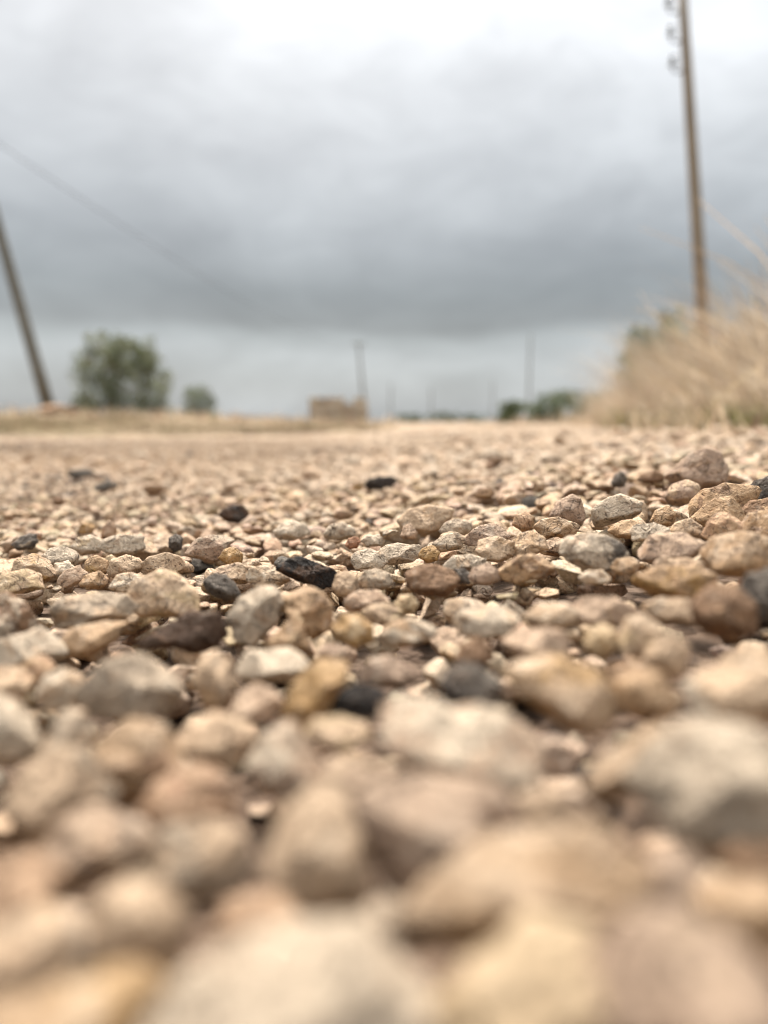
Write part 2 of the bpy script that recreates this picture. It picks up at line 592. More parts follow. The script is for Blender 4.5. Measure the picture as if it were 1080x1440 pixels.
# ------------------------------------------------------------------ the stones one can point at
# label, landmark phrase (or ''), colour, second colour, share of the second colour, outline of the stone in the photograph
H = [
 # ---- the nearest, most blurred ones
 ('largest pale cream boulder-like pebble, nearest the lens at the bottom edge', 'nearest pale pebble', 'pale', 'cream', .3, [(205,1460),(250,1380),(320,1335),(420,1318),(510,1330),(580,1370),(620,1440),(600,1500),(400,1520),(250,1510)]),
 ('yellowish cream pebble at the bottom edge beside the nearest pale pebble', '', 'yellow', 'tan', .35, [(620,1430),(660,1370),(740,1325),(810,1330),(850,1380),(860,1460),(750,1510),(640,1500)]),
 ('mauve beige rounded stone filling the bottom right corner', 'corner mauve stone', 'mauve', 'cream', .4, [(840,1420),(870,1350),(930,1310),(1010,1320),(1070,1370),(1100,1460),(1000,1510),(870,1500)]),
 ('wide tan stone with a bent upper edge, second largest at the front', 'wide bent tan stone', 'tan', 'cream', .5, [(585,1300),(620,1240),(680,1190),(760,1165),(830,1160),(890,1185),(910,1230),(890,1280),(840,1310),(770,1320),(720,1345),(660,1375),(610,1360)]),
 ('round egg shaped cream pebble above the bottom left corner', 'round egg pebble', 'cream', 'pale', .4, [(130,1310),(150,1262),(190,1245),(235,1260),(258,1305),(245,1360),(205,1392),(160,1375)]),
 ('beige flat pebble cut by the left edge beside the round egg pebble', '', 'cream', 'tan', .4, [(-50,1340),(0,1300),(60,1290),(110,1310),(130,1350),(100,1400),(0,1410)]),
 ('ochre pebble in the bottom left corner under the flat beige one', '', 'ochre', 'tan', .5, [(-60,1440),(0,1402),(90,1400),(170,1410),(215,1450),(200,1520),(60,1540),(-40,1520)]),
 ('upright oval cream pebble standing in front of the mauve brown block', 'upright oval cream pebble', 'cream', 'yellow', .3, [(375,1210),(395,1145),(435,1115),(485,1125),(512,1175),(515,1240),(485,1295),(430,1290),(390,1260)]),
 ('mauve brown blocky stone in shade between oval pebble and wide tan stone', 'mauve brown block', 'mauve', 'brown', .35, [(490,1130),(520,1100),(600,1085),(680,1095),(720,1130),(690,1190),(650,1250),(600,1270),(540,1240),(505,1180)]),
 ('small dusky mauve pebble between wide tan stone and right edge', '', 'mauve', 'pink', .5, [(895,1250),(920,1205),(965,1200),(1005,1240),(1000,1290),(960,1315),(910,1300)]),
 ('tan stone cut by the right edge above the corner mauve stone', '', 'tan', 'peach', .4, [(985,1280),(1020,1250),(1080,1240),(1130,1280),(1100,1330),(1020,1325)]),
 ('small grey stone deep in the dark gap beside the nearest pale pebble', '', 'grey', 'brown', .4, [(495,1310),(515,1275),(550,1265),(585,1290),(580,1330),(540,1350),(505,1340)]),
 ('small ochre peach stone wedged behind the nearest pale pebble', '', 'peach', 'ochre', .4, [(305,1305),(325,1270),(370,1258),(415,1275),(425,1310),(390,1335),(330,1335)]),
 ('pinkish cream wedge lying left of the grey beige cobble', 'pinkish cream wedge', 'pink', 'cream', .5, [(60,1190),(90,1150),(140,1140),(190,1165),(215,1195),(180,1230),(110,1245),(70,1230)]),
 ('grey beige cobble left of the upright oval cream pebble', 'grey beige cobble', 'cream', 'grey', .5, [(215,1210),(240,1170),(290,1155),(340,1180),(355,1230),(320,1262),(260,1265),(225,1245)]),
 ('peach stone with a terracotta band above the grey beige cobble', '', 'peach', 'terra', .45, [(195,1140),(220,1095),(270,1080),(320,1100),(330,1150),(290,1170),(230,1165)]),
 ('beige lump near the left edge above the pinkish cream wedge', '', 'cream', 'grey', .4, [(10,1130),(40,1085),(80,1055),(120,1065),(160,1130),(130,1180),(60,1190)]),
 ('brownish pebble at the left edge below the beige lump', '', 'peach', 'brown', .4, [(-40,1240),(0,1205),(50,1215),(85,1250),(60,1290),(0,1300),(-40,1285)]),
 ('whitish pink rounded stone above the upright oval cream pebble', '', 'pink', 'white', .6, [(345,1080),(370,1035),(410,1020),(440,1050),(460,1090),(430,1120),(380,1120)]),
 ('pinkish pebble squeezed between whitish stone and long pinkish white slab', '', 'pink', 'cream', .4, [(440,1100),(460,1065),(510,1060),(550,1080),(560,1110),(520,1130),(465,1130)]),
 ('big whitish grey boulder-like stone cut by the right edge', 'big whitish right stone', 'pale', 'white', .6, [(905,1120),(920,1070),(950,1030),(1000,1012),(1060,1025),(1110,1070),(1100,1140),(1060,1185),(1000,1195),(940,1165)]),
 ('long tan cream stone leaning on the big whitish right stone', 'leaning tan cream stone', 'cream', 'tan', .5, [(825,1110),(850,1065),(900,1030),(950,1010),(985,1015),(960,1050),(920,1090),(890,1130),(850,1140)]),
 ('pinkish cream chip above the wide bent tan stone', '', 'pink', 'cream', .5, [(725,1130),(750,1108),(800,1110),(820,1140),(780,1165),(740,1160)]),
 ('brown pebble in the shade below the big whitish right stone', '', 'brown', 'tan', .4, [(1010,1225),(1040,1195),(1090,1190),(1120,1220),(1090,1250),(1040,1250)]),
 # ---- second row
 ('long pinkish white slab in the middle, widest in its row', 'long pinkish white slab', 'pink', 'white', .6, [(517,1050),(530,1010),(560,968),(595,965),(620,1000),(670,1000),(720,1010),(790,1040),(825,1060),(830,1090),(780,1110),(700,1105),(640,1095),(590,1080),(545,1065)]),
 ('big tan orange stone just in front of the grey double-humped stone', 'big tan orange stone', 'tan', 'peach', .5, [(125,1060),(145,1030),(185,1015),(230,1025),(255,1060),(250,1100),(220,1130),(170,1125),(140,1100)]),
 ('pale peach flat stone beside the big tan orange stone', '', 'cream', 'peach', .45, [(245,1040),(270,1008),(310,1003),(350,1025),(365,1055),(330,1078),(280,1075)]),
 ('cream white oval stone at the left edge above the beige lump', '', 'white', 'pale', .5, [(-40,1000),(0,980),(25,990),(45,1025),(52,1060),(30,1072),(-20,1070)]),
 ('grey beige triangular stone left of the big tan orange stone', '', 'grey', 'cream', .5, [(60,1050),(80,1010),(100,995),(120,1005),(132,1040),(110,1065),(75,1065)]),
 ('grey double-humped stone in the left foreground', 'grey double-humped stone', 'grey', 'pale', .35, [(123,965),(140,925),(165,908),(188,920),(205,910),(240,907),(262,925),(270,950),(262,985),(235,1010),(205,1018),(165,1008),(135,998)]),
 ('orange brown stone forming the left foot over a black hollow', 'orange hollow stone', 'ochre', 'terra', .4, [(398,1000),(408,965),(430,940),(465,925),(490,935),(492,955),(475,975),(462,1000),(448,1030),(428,1038),(408,1025)]),
 ('flat grey pink slab roofing the black hollow', 'slab over the hollow', 'mauve', 'grey', .5, [(440,940),(470,922),(540,914),(600,918),(638,914),(642,928),(600,950),(550,965),(505,962),(465,955)]),
 ('black stone added as shade in the hollow under the grey pink slab', '', 'black', 'dark', .3, [(462,1000),(475,972),(500,960),(530,962),(548,980),(535,1005),(500,1015),(475,1012)]),  # added filler, its black stands for the cavity's shade
 ('yellowish cream pebble lying before the mouth of the black hollow', '', 'yellow', 'cream', .5, [(425,1030),(440,1008),(480,1005),(515,1018),(525,1040),(480,1060),(440,1052)]),
 ('charcoal stone carrying a white chip, behind the long pinkish white slab', 'charcoal stone with white chip', 'charcoal', 'dark', .5, [(613,965),(630,940),(655,930),(690,945),(712,965),(705,990),(670,1000),(635,990)]),
 ('small white chip on the charcoal stone behind the long slab', '', 'white', 'pale', .5, [(660,965),(668,948),(690,944),(707,955),(705,970),(685,977),(668,974)]),
 ('brown pebble behind the charcoal stone with the white chip', '', 'brown', 'mauve', .5, [(638,925),(648,902),(672,894),(695,908),(698,930),(670,940),(648,938)]),
 ('cream stone with an orange brown left flank, right of the charcoal stone', 'cream stone with orange flank', 'cream', 'ochre', .5, [(715,950),(740,928),(790,925),(845,940),(862,970),(858,1015),(835,1035),(800,1025),(760,1000),(725,980)]),
 ('peach brown stone beside the cream stone with orange flank', '', 'peach', 'tan', .5, [(862,960),(890,935),(930,945),(955,975),(945,1005),(910,1012),(870,1005)]),
 ('cream white stone cut by the right edge above the big whitish right stone', '', 'white', 'cream', .6, [(965,980),(990,945),(1040,930),(1090,940),(1100,1000),(1050,1020),(990,1010)]),
 ('round brown stone with a black gap beneath, near the right edge', 'round brown stone', 'brown', 'tan', .45, [(975,850),(1000,825),(1035,822),(1060,845),(1062,880),(1035,900),(1000,895),(980,880)]),
 ('dark grey stone cut by the right edge behind the round brown stone', '', 'charcoal', 'pale', .35, [(1045,835),(1055,810),(1080,803),(1105,825),(1105,860),(1075,870),(1050,858)]),
 ('beige upright chip in front of the round brown stone', '', 'cream', 'tan', .4, [(905,925),(920,895),(948,888),(968,910),(962,945),(935,960),(912,950)]),
 ('cream flat stone below the black gap near the right edge', '', 'cream', 'white', .4, [(1010,945),(1035,918),(1080,915),(1110,935),(1090,960),(1040,965)]),
 ('cream pebble with yellow base, left of the beige upright chip', '', 'cream', 'yellow', .5, [(868,900),(880,868),(905,862),(930,880),(925,915),(900,928),(876,920)]),
 ('flat pale cream slab left of the orange hollow stone', 'flat pale cream slab', 'white', 'cream', .5, [(325,935),(350,915),(390,910),(430,920),(457,938),(430,955),(380,962),(340,955)]),
 ('tan mottled stone right of the grey double-humped stone', '', 'tan', 'cream', .6, [(268,955),(280,925),(305,915),(328,932),(335,965),(315,992),(285,990)]),
 ('beige pink stone in front of the flat pale cream slab', '', 'pink', 'cream', .4, [(322,1000),(335,970),(362,962),(395,975),(400,1000),(370,1018),(338,1015)]),
 ('cream white knob left of the grey double-humped stone', '', 'white', 'cream', .5, [(52,975),(65,948),(90,940),(115,955),(118,985),(95,1000),(65,995)]),
 ('tan chip left of the cream white knob', '', 'peach', 'tan', .5, [(28,945),(40,925),(62,922),(78,940),(68,962),(42,965)]),
 ('flat tan stone with a small white pebble on it', 'flat tan stone', 'tan', 'cream', .5, [(80,905),(105,880),(150,875),(182,882),(160,905),(130,925),(95,920)]),
 ('tiny white pebble resting on the flat tan stone', '', 'white', 'white', .1, [(103,887),(108,877),(120,874),(131,880),(131,891),(118,896),(106,895)]),
 ('cream stone at the left edge in front of the brown grey lump', '', 'white', 'cream', .5, [(-20,920),(10,895),(50,888),(82,900),(85,925),(50,940),(0,942)]),
 ('beige stone at the left edge under the cream one', '', 'cream', 'peach', .5, [(-30,965),(-5,940),(28,942),(45,962),(30,985),(-10,990)]),
 ('long dark brown stone with a pointed left end', 'long dark brown stone', 'umber', 'brown', .3, [(178,905),(205,893),(240,872),(285,850),(308,862),(318,890),(300,915),(270,922),(240,910),(200,908)]),
 ('brown grey lump cut by the left edge', 'brown grey lump', 'brown', 'grey', .45, [(-22,838),(12,836),(32,848),(48,880),(50,895),(30,903),(0,905),(-25,890)]),
 ('long grey beige stone left of the long dark brown stone', 'long grey beige stone', 'grey', 'cream', .5, [(76,850),(100,835),(140,832),(180,840),(215,855),(228,868),(200,885),(150,880),(110,890),(80,878)]),
 ('big yellowish cream angular stone behind the long dark brown stone', 'big yellowish angular stone', 'yellow', 'cream', .6, [(177,838),(195,815),(225,803),(245,808),(265,825),(283,845),(275,866),(240,868),(200,862)]),
 ('big grey beige squarish stone right of the long dark brown stone', 'big squarish grey beige stone', 'pale', 'grey', .5, [(317,870),(335,838),(365,823),(395,828),(400,850),(385,885),(360,908),(330,900)]),
 ('tan stone with a deep brown underside, right of the squarish grey one', '', 'tan', 'brown', .4, [(395,840),(420,825),(455,830),(475,855),(470,885),(440,905),(420,880),(400,865)]),
 ('tan triangular stone pointing up behind the flat pale cream slab', 'tan triangular stone', 'tan', 'yellow', .4, [(370,913),(385,890),(415,862),(428,880),(437,912),(410,920)]),
 ('smooth ochre yellow pebble above the orange hollow stone', 'smooth ochre pebble', 'ochre', 'yellow', .5, [(463,880),(480,862),(505,862),(528,880),(528,900),(500,915),(475,903)]),
 ('grey cream flat stone with shaded base, right of the smooth ochre pebble', 'grey cream flat stone', 'pale', 'tan', .5, [(532,893),(545,875),(575,868),(605,875),(625,893),(605,902),(570,912),(545,910)]),
 ('small dark pinkish pebble below the smooth ochre pebble', '', 'mauve', 'brown', .5, [(440,915),(452,905),(475,905),(492,915),(485,928),(455,930)]),
 ('cream speckled pebble behind the smooth ochre pebble', '', 'cream', 'yellow', .5, [(505,862),(518,848),(545,846),(567,858),(565,874),(540,880),(515,876)]),
 ('wide cream slab behind the charcoal stone with the white chip', 'wide cream slab', 'white', 'cream', .5, [(633,875),(650,858),(690,852),(725,858),(735,875),(715,893),(670,902),(645,895)]),
 ('small yellowish pebble behind the wide cream slab', '', 'yellow', 'tan', .4, [(553,850),(562,838),(578,835),(588,848),(582,862),(562,864)]),
 ('long cream beige stone between wide cream slab and cream stone with orange flank', '', 'pink', 'cream', .5, [(700,905),(725,885),(770,880),(800,895),(805,918),(770,930),(720,925)]),
 ('cream stone right of the wide cream slab', '', 'cream', 'white', .5, [(735,870),(755,848),(795,845),(820,858),(815,880),(780,890),(745,886)]),
 ('yellowish rounded pebble left of the cream pebble with yellow base', '', 'yellow', 'ochre', .5, [(818,910),(825,885),(845,875),(865,885),(872,910),(850,925),(828,922)]),
 ('pinkish tan stone behind the yellowish rounded pebble', '', 'pink', 'tan', .5, [(800,865),(820,842),(860,838),(890,852),(885,872),(845,880),(812,878)]),
 ('ochre tan stone behind the round brown stone', 'ochre tan stone', 'tan', 'ochre', .55, [(895,815),(930,800),(975,795),(1010,815),(1005,835),(960,842),(915,838)]),
 ('cream flat stone in front of the ochre tan stone', '', 'cream', 'tan', .4, [(905,858),(930,842),(965,842),(985,856),(970,874),(925,876)]),
 # ---- the sharp band
 ('dark brown stone with a pale pink top face, in the middle', 'brown stone with pink top', 'brown', 'pink', .45, [(568,805),(590,797),(615,793),(640,805),(645,822),(625,838),(590,838),(572,825)]),
 ('black charred lump, darkest stone of the sharp middle band', 'black charred lump', 'black', 'umber', .5, [(391,790),(405,783),(430,785),(455,795),(470,805),(477,812),(462,832),(440,825),(415,815),(398,805)]),
 ('smooth beige round pebble right of the black charred lump', 'smooth beige round pebble', 'cream', 'tan', .3, [(467,825),(472,808),(487,802),(500,810),(506,828),(490,840),(474,838)]),
 ('grey tan oval pebble beside the smooth beige round pebble', 'grey tan oval pebble', 'grey', 'cream', .45, [(502,818),(512,803),(530,799),(548,806),(553,820),(540,830),(515,830)]),
 ('pink stone with a grey band, in front of the grey tan oval', 'pink banded stone', 'pink', 'mauve', .5, [(478,848),(495,832),(525,829),(548,838),(552,850),(530,860),(492,860)]),
 ('charcoal grey chip facing front, behind the long dark brown stone', 'charcoal grey chip', 'charcoal', 'dark', .3, [(287,815),(300,807),(318,808),(330,822),(337,840),(318,845),(300,838),(290,828)]),
 ('cream pink flat stone behind the charcoal grey chip', 'cream pink flat stone', 'cream', 'pink', .5, [(297,806),(310,796),(335,791),(358,798),(368,812),(345,822),(315,820)]),
 ('cream rounded stone left of the black charred lump', '', 'cream', 'white', .4, [(345,810),(358,797),(382,794),(402,803),(408,818),(390,826),(358,825)]),
 ('grey beige angular stone with a broken notch, left of the middle', 'grey notched stone', 'mauve', 'grey', .5, [(255,768),(270,757),(300,752),(318,749),(325,755),(322,770),(312,785),(300,793),(280,785),(262,780)]),
 ('small charcoal cube-like chip at the grey notched stone', '', 'charcoal', 'dark', .3, [(237,770),(238,756),(248,752),(256,758),(255,773),(245,777)]),
 ('ochre tan rounded pebble right of the grey notched stone', '', 'ochre', 'cream', .5, [(308,785),(315,772),(330,769),(341,780),(340,792),(322,796)]),
 ('black and brown angular stone beyond the grey notched stone', 'black and brown angular stone', 'umber', 'dark', .5, [(306,716),(330,712),(349,708),(350,724),(335,736),(318,733),(308,726)]),
 ('large pale oval pebble on the left, behind the sharp band', 'large pale oval pebble', 'pale', 'white', .5, [(143,770),(152,757),(175,752),(196,758),(202,772),(185,781),(158,780)]),
 ('cream pebble left of the large pale oval pebble', '', 'white', 'yellow', .4, [(102,768),(112,757),(130,754),(143,764),(138,778),(115,781)]),
 ('whitish stone with a dark slate base on the left', 'whitish slate-based stone', 'pale', 'charcoal', .4, [(57,785),(72,773),(92,770),(107,780),(105,796),(80,799),(62,796)]),
 ('dark grey pebble far left beyond the whitish slate-based stone', '', 'charcoal', 'grey', .4, [(20,764),(30,755),(45,752),(52,762),(45,772),(26,773)]),
 ('orange tan knobbly stone left of the middle', 'orange tan knobbly stone', 'tan', 'ochre', .5, [(120,800),(124,788),(138,782),(151,790),(152,805),(138,811),(126,810)]),
 ('beige stone with a flat face right of the orange tan knobbly one', '', 'cream', 'pink', .5, [(152,803),(158,787),(178,780),(197,788),(200,803),(182,811),(160,811)]),
 ('large beige oval right of the flat-faced beige stone', 'large beige oval', 'cream', 'yellow', .45, [(198,795),(210,782),(235,777),(258,785),(264,798),(245,808),(212,808)]),
 ('large beige stone with an orange right side near the left edge', 'large beige stone with orange side', 'cream', 'ochre', .45, [(20,805),(28,788),(48,780),(68,792),(75,810),(60,821),(32,820)]),
 ('yellowish cream flat stone at the left edge of the sharp band', '', 'yellow', 'cream', .5, [(-6,822),(8,808),(35,804),(55,815),(62,828),(35,834),(0,834)]),
 ('white pebble with a dark streak near the orange tan knobbly stone', '', 'white', 'charcoal', .3, [(72,808),(80,793),(95,790),(104,800),(100,812),(82,815)]),
 ('pinkish beige stone below the white pebble with dark streak', '', 'pink', 'cream', .4, [(80,818),(92,804),(110,799),(122,808),(115,821),(92,826)]),
 ('tan angular stone beside a narrow black gap on the left', '', 'tan', 'peach', .5, [(113,820),(122,808),(140,804),(151,815),(146,827),(124,829)]),
 ('cream stone right of the narrow black gap on the left', '', 'cream', 'white', .5, [(153,825),(165,810),(185,806),(202,815),(198,830),(170,834)]),
 ('pink tan upright pebble beyond the cream pebble on the left', '', 'peach', 'pink', .5, [(142,756),(146,740),(154,732),(163,742),(162,756),(152,760)]),
 ('small ochre orange pebble far left beyond the pink tan upright one', '', 'ochre', 'tan', .4, [(111,745),(116,736),(126,735),(134,742),(128,750),(116,750)]),
 ('big cream tan stone with a black streaked top, centre', 'cream stone with black top', 'cream', 'tan', .5, [(557,732),(575,716),(605,709),(632,713),(635,728),(622,742),(600,753),(585,750),(565,745)]),
 ('small pinkish cream chip leaning on the cream stone with black top', '', 'pink', 'cream', .4, [(562,755),(568,740),(577,735),(587,748),(584,758),(570,759)]),
 ('pale cream oval pebble far behind the black charred lump', 'pale cream oval', 'white', 'pale', .5, [(385,748),(395,735),(412,731),(430,740),(432,753),(412,761),(392,758)]),
 ('speckled grey pebble right of the pale cream oval', '', 'grey', 'pale', .5, [(455,750),(465,738),(482,734),(498,742),(500,754),(482,760),(462,759)]),
 ('grey brown pebble right of the cream stone with black top', '', 'grey', 'dark', .4, [(618,745),(628,734),(645,729),(662,735),(666,748),(645,755),(625,754)]),
 ('beige stone with a black patch across its middle, centre', 'beige stone with black patch', 'mauve', 'dark', .42, [(648,757),(660,745),(685,738),(710,737),(724,742),(720,755),(700,763),(670,768),(655,768)]),
 ('grey beige wedge left of the beige stone with black patch', '', 'grey', 'cream', .5, [(607,765),(622,752),(645,748),(654,758),(648,772),(620,777)]),
 ('cream tan block in front of the beige stone with black patch', '', 'cream', 'tan', .5, [(668,775),(678,760),(702,755),(724,763),(725,780),(705,791),(680,788)]),
 ('small ochre orange pebble, brightest orange in the sharp band', 'small ochre orange pebble', 'ochre', 'terra', .3, [(587,782),(594,771),(608,768),(618,776),(616,788),(600,793)]),
 ('speckled grey cream stone left of the small ochre orange pebble', 'speckled grey cream stone', 'pale', 'grey', .5, [(527,780),(540,767),(562,763),(588,768),(597,778),(580,791),(550,795),(535,790)]),
 ('cream white stone left of the speckled grey cream stone', '', 'white', 'cream', .5, [(492,790),(500,776),(520,771),(540,779),(547,792),(530,801),(502,800)]),
 ('small terracotta red chip among cream stones', 'terracotta red chip', 'terra', 'peach', .3, [(485,767),(490,757),(500,754),(507,762),(503,771),(491,772)]),
 ('small white stone right of the terracotta red chip', '', 'white', 'pale', .5, [(507,760),(517,752),(533,752),(543,760),(536,768),(516,769)]),
 ('long pale flat stone right of the small ochre orange pebble', 'long pale flat stone', 'white', 'cream', .4, [(615,795),(630,783),(660,779),(688,786),(698,797),(675,803),(635,804)]),
 ('charcoal green pebble beneath the long pale flat stone', '', 'charcoal', 'dark', .3, [(633,812),(640,801),(653,799),(663,808),(658,820),(642,821)]),
 ('pinkish brown stone right of the charcoal green pebble', '', 'mauve', 'pink', .5, [(657,812),(665,798),(685,793),(702,801),(703,816),(685,823),(665,822)]),
 ('tan brown stone right of the pinkish brown one', 'tan brown stone', 'tan', 'brown', .4, [(700,802),(712,786),(740,780),(770,784),(784,796),(765,812),(730,819),(708,816)]),
 ('grey white rock veined with charcoal, largest in the sharp band', 'charcoal veined rock', 'pale', 'charcoal', .48, [(785,778),(800,757),(825,750),(850,753),(870,762),(883,780),(872,795),(850,802),(825,802),(808,795)]),
 ('small tan pebble right of the charcoal veined rock', '', 'tan', 'cream', .5, [(858,800),(868,787),(885,784),(898,793),(892,806),(870,809)]),
 ('cream flat pebble in front of the charcoal veined rock', '', 'cream', 'white', .5, [(810,813),(822,803),(845,801),(862,808),(855,820),(825,822)]),
 ('grey pink cracked rock right of the charcoal veined rock', 'grey pink cracked rock', 'mauve', 'pink', .5, [(887,780),(900,762),(925,752),(955,750),(980,760),(983,775),(960,788),(925,792),(900,790)]),
 ('whitish pebble with dark specks behind the grey pink cracked rock', '', 'white', 'charcoal', .32, [(888,752),(898,740),(918,735),(938,742),(942,754),(920,763),(898,761)]),
 ('brown tan oval pebble left of the whitish specked one', '', 'tan', 'brown', .4, [(857,745),(868,735),(888,731),(905,738),(908,749),(890,758),(868,756)]),
 ('flat tan stone with a cream top, behind the charcoal veined rock', 'cream-topped tan stone', 'tan', 'cream', .5, [(750,742),(762,731),(785,727),(808,735),(816,747),(795,757),(765,756)]),
 ('tan brown pebble left of the cream-topped tan stone', '', 'tan', 'peach', .5, [(720,738),(726,724),(740,719),(752,728),(750,743),(735,749)]),
 ('mottled cream pebble left of the charcoal veined rock', '', 'cream', 'tan', .5, [(714,772),(722,756),(745,746),(765,755),(770,772),(750,782),(725,782)]),
 ('grey brown ridge stone with a dark right edge', 'grey brown ridge stone', 'mauve', 'charcoal', .35, [(772,728),(785,706),(803,695),(815,700),(823,725),(815,738),(795,737)]),
 ('whitish grey sloping stone right of the grey brown ridge stone', 'whitish sloping stone', 'pale', 'grey', .5, [(825,735),(835,718),(855,700),(880,692),(898,703),(898,720),(880,732),(850,739)]),
 ('tan brown pebble right of the whitish sloping stone', '', 'tan', 'brown', .4, [(915,735),(922,718),(938,711),(950,722),(945,738),(928,743)]),
 ('cream pebble below the long brown stone', '', 'cream', 'tan', .4, [(943,748),(952,735),(970,730),(986,740),(985,754),(962,759)]),
 ('long brown stone rising to the right', 'long brown stone', 'tan', 'brown', .5, [(950,722),(965,708),(995,690),(1020,680),(1045,680),(1053,700),(1045,718),(1020,722),(990,727),(965,732)]),
 ('triangular tan stone in front of the long brown stone', 'triangular tan stone', 'tan', 'yellow', .4, [(975,732),(990,715),(1005,702),(1025,698),(1040,718),(1043,734),(1015,740),(990,740)]),
 ('tan angular stone with a grooved front under the triangular tan one', '', 'peach', 'tan', .5, [(990,755),(997,735),(1015,724),(1038,730),(1048,748),(1030,760),(1003,762)]),
 ('big tan rough stone at the right edge of the sharp band', 'big tan rough stone', 'tan', 'cream', .55, [(992,782),(1005,760),(1040,748),(1065,752),(1092,775),(1088,800),(1050,810),(1010,808)]),
 ('cream flat stone below the big tan rough stone', '', 'cream', 'pink', .5, [(920,805),(935,790),(965,785),(995,795),(1008,810),(975,820),(935,818)]),
 ('tan stone cut by the right edge above the big tan rough stone', '', 'tan', 'pink', .5, [(1048,745),(1058,727),(1082,722),(1105,735),(1100,757),(1065,763)]),
 ('beige stone behind the long brown stone', '', 'mauve', 'cream', .5, [(937,700),(945,683),(963,675),(980,683),(984,700),(965,711),(945,710)]),
 ('large brown grey stone standing out far behind the long brown stone', 'large brown grey stone', 'mauve', 'brown', .45, [(943,670),(955,655),(970,640),(990,632),(1008,640),(1017,655),(1012,680),(990,690),(965,684)]),
 ('dark orange brown pebble left of the large brown grey stone', '', 'brown', 'peach', .4, [(897,675),(905,666),(920,662),(934,668),(930,678),(908,680)]),
 ('small bluish dark grey pebble left of the orange brown one', '', 'charcoal', 'grey', .4, [(859,680),(864,668),(873,663),(881,672),(878,684),(866,686)]),
 ('black grey stone at the right edge beyond the long brown stone', '', 'charcoal', 'dark', .5, [(1052,698),(1060,682),(1078,672),(1098,680),(1098,700),(1070,709)]),
 ('brown stone at the right edge below the black grey one', '', 'brown', 'tan', .5, [(1040,722),(1052,708),(1078,702),(1100,712),(1095,725),(1060,730)]),
 ('far half burnt stone with an orange brown left end', 'half burnt stone', 'dark', 'umber', .35, [(503,686),(510,676),(530,671),(552,669),(560,674),(558,685),(535,690),(515,690)]),
 ('small orange brown stone touching the far half burnt stone', '', 'ochre', 'brown', .4, [(494,688),(498,680),(505,677),(512,682),(510,690),(500,691)]),
 ('flat dark grey stone far out on the left of the road', 'far flat dark stone', 'charcoal', 'grey', .3, [(85,670),(95,663),(115,659),(135,661),(138,668),(115,673),(95,674)]),
 ('second flat dark grey stone, nearer and right of the first', '', 'charcoal', 'grey', .4, [(124,686),(132,680),(150,677),(168,682),(166,688),(145,690)]),
 ('small brown pebble far left below the flat dark stones', '', 'brown', 'grey', .4, [(74,708),(78,700),(86,699),(91,705),(86,711),(78,711)]),
 ('dark brown pebble far out, right of the half burnt stone', '', 'brown', 'umber', .4, [(683,649),(690,643),(702,643),(708,649),(700,655),(688,655)]),
 ('brown tan stone beyond the beige stone with black patch', '', 'brown', 'tan', .5, [(664,697),(674,687),(690,686),(697,694),(690,702),(672,702)]),
]
N_HERO = len(H)


def smooth_rho(poly, n=96):
    """centre and radius-by-angle of an outline (angles in the upright plane)"""
    P = np.array(poly, float)
    x, y = P[:, 0], -P[:, 1]
    x2, y2 = np.roll(x, -1), np.roll(y, -1)
    cr = x * y2 - x2 * y
    A = cr.sum() / 2
    cx, cy = ((x + x2) * cr).sum() / (6 * A), ((y + y2) * cr).sum() / (6 * A)
    th = np.arange(n) * 2 * math.pi / n
    dx, dy = np.cos(th), np.sin(th)
    rho = np.zeros(n)
    for i in range(len(P)):
        ax, ay = x[i] - cx, y[i] - cy
        ex, ey = x2[i] - x[i], y2[i] - y[i]
        den = dx * ey - dy * ex
        with np.errstate(divide='ignore', invalid='ignore'):
            t = (ax * ey - ay * ex) / den
            u = (ax * dy - ay * dx) / den
        ok = (np.abs(den) > 1e-9) & (t > 0) & (u >= -1e-6) & (u <= 1 + 1e-6)
        rho = np.where(ok, np.maximum(rho, t), rho)
    k = np.array([0, 1, 3, 1, 0], float); k /= k.sum()
    pad = np.concatenate([rho[-2:], rho, rho[:2]])
    rho = np.convolve(pad, k, 'valid')
    return cx, -cy, rho


def ground_bottom(px, py, sink):
    """distance along a view ray at which it meets the gravel"""
    dr = pix_ray(px, py)
    t = CAM_H / max(-dr[2], 0.004)
    for _ in range(30):
        p = dr * t
        zz = float(g(p[0], p[1])) - sink
        t = 0.5 * t + 0.5 * max(0.05, (CAM_H - zz) / max(-dr[2], 0.004))
    return t


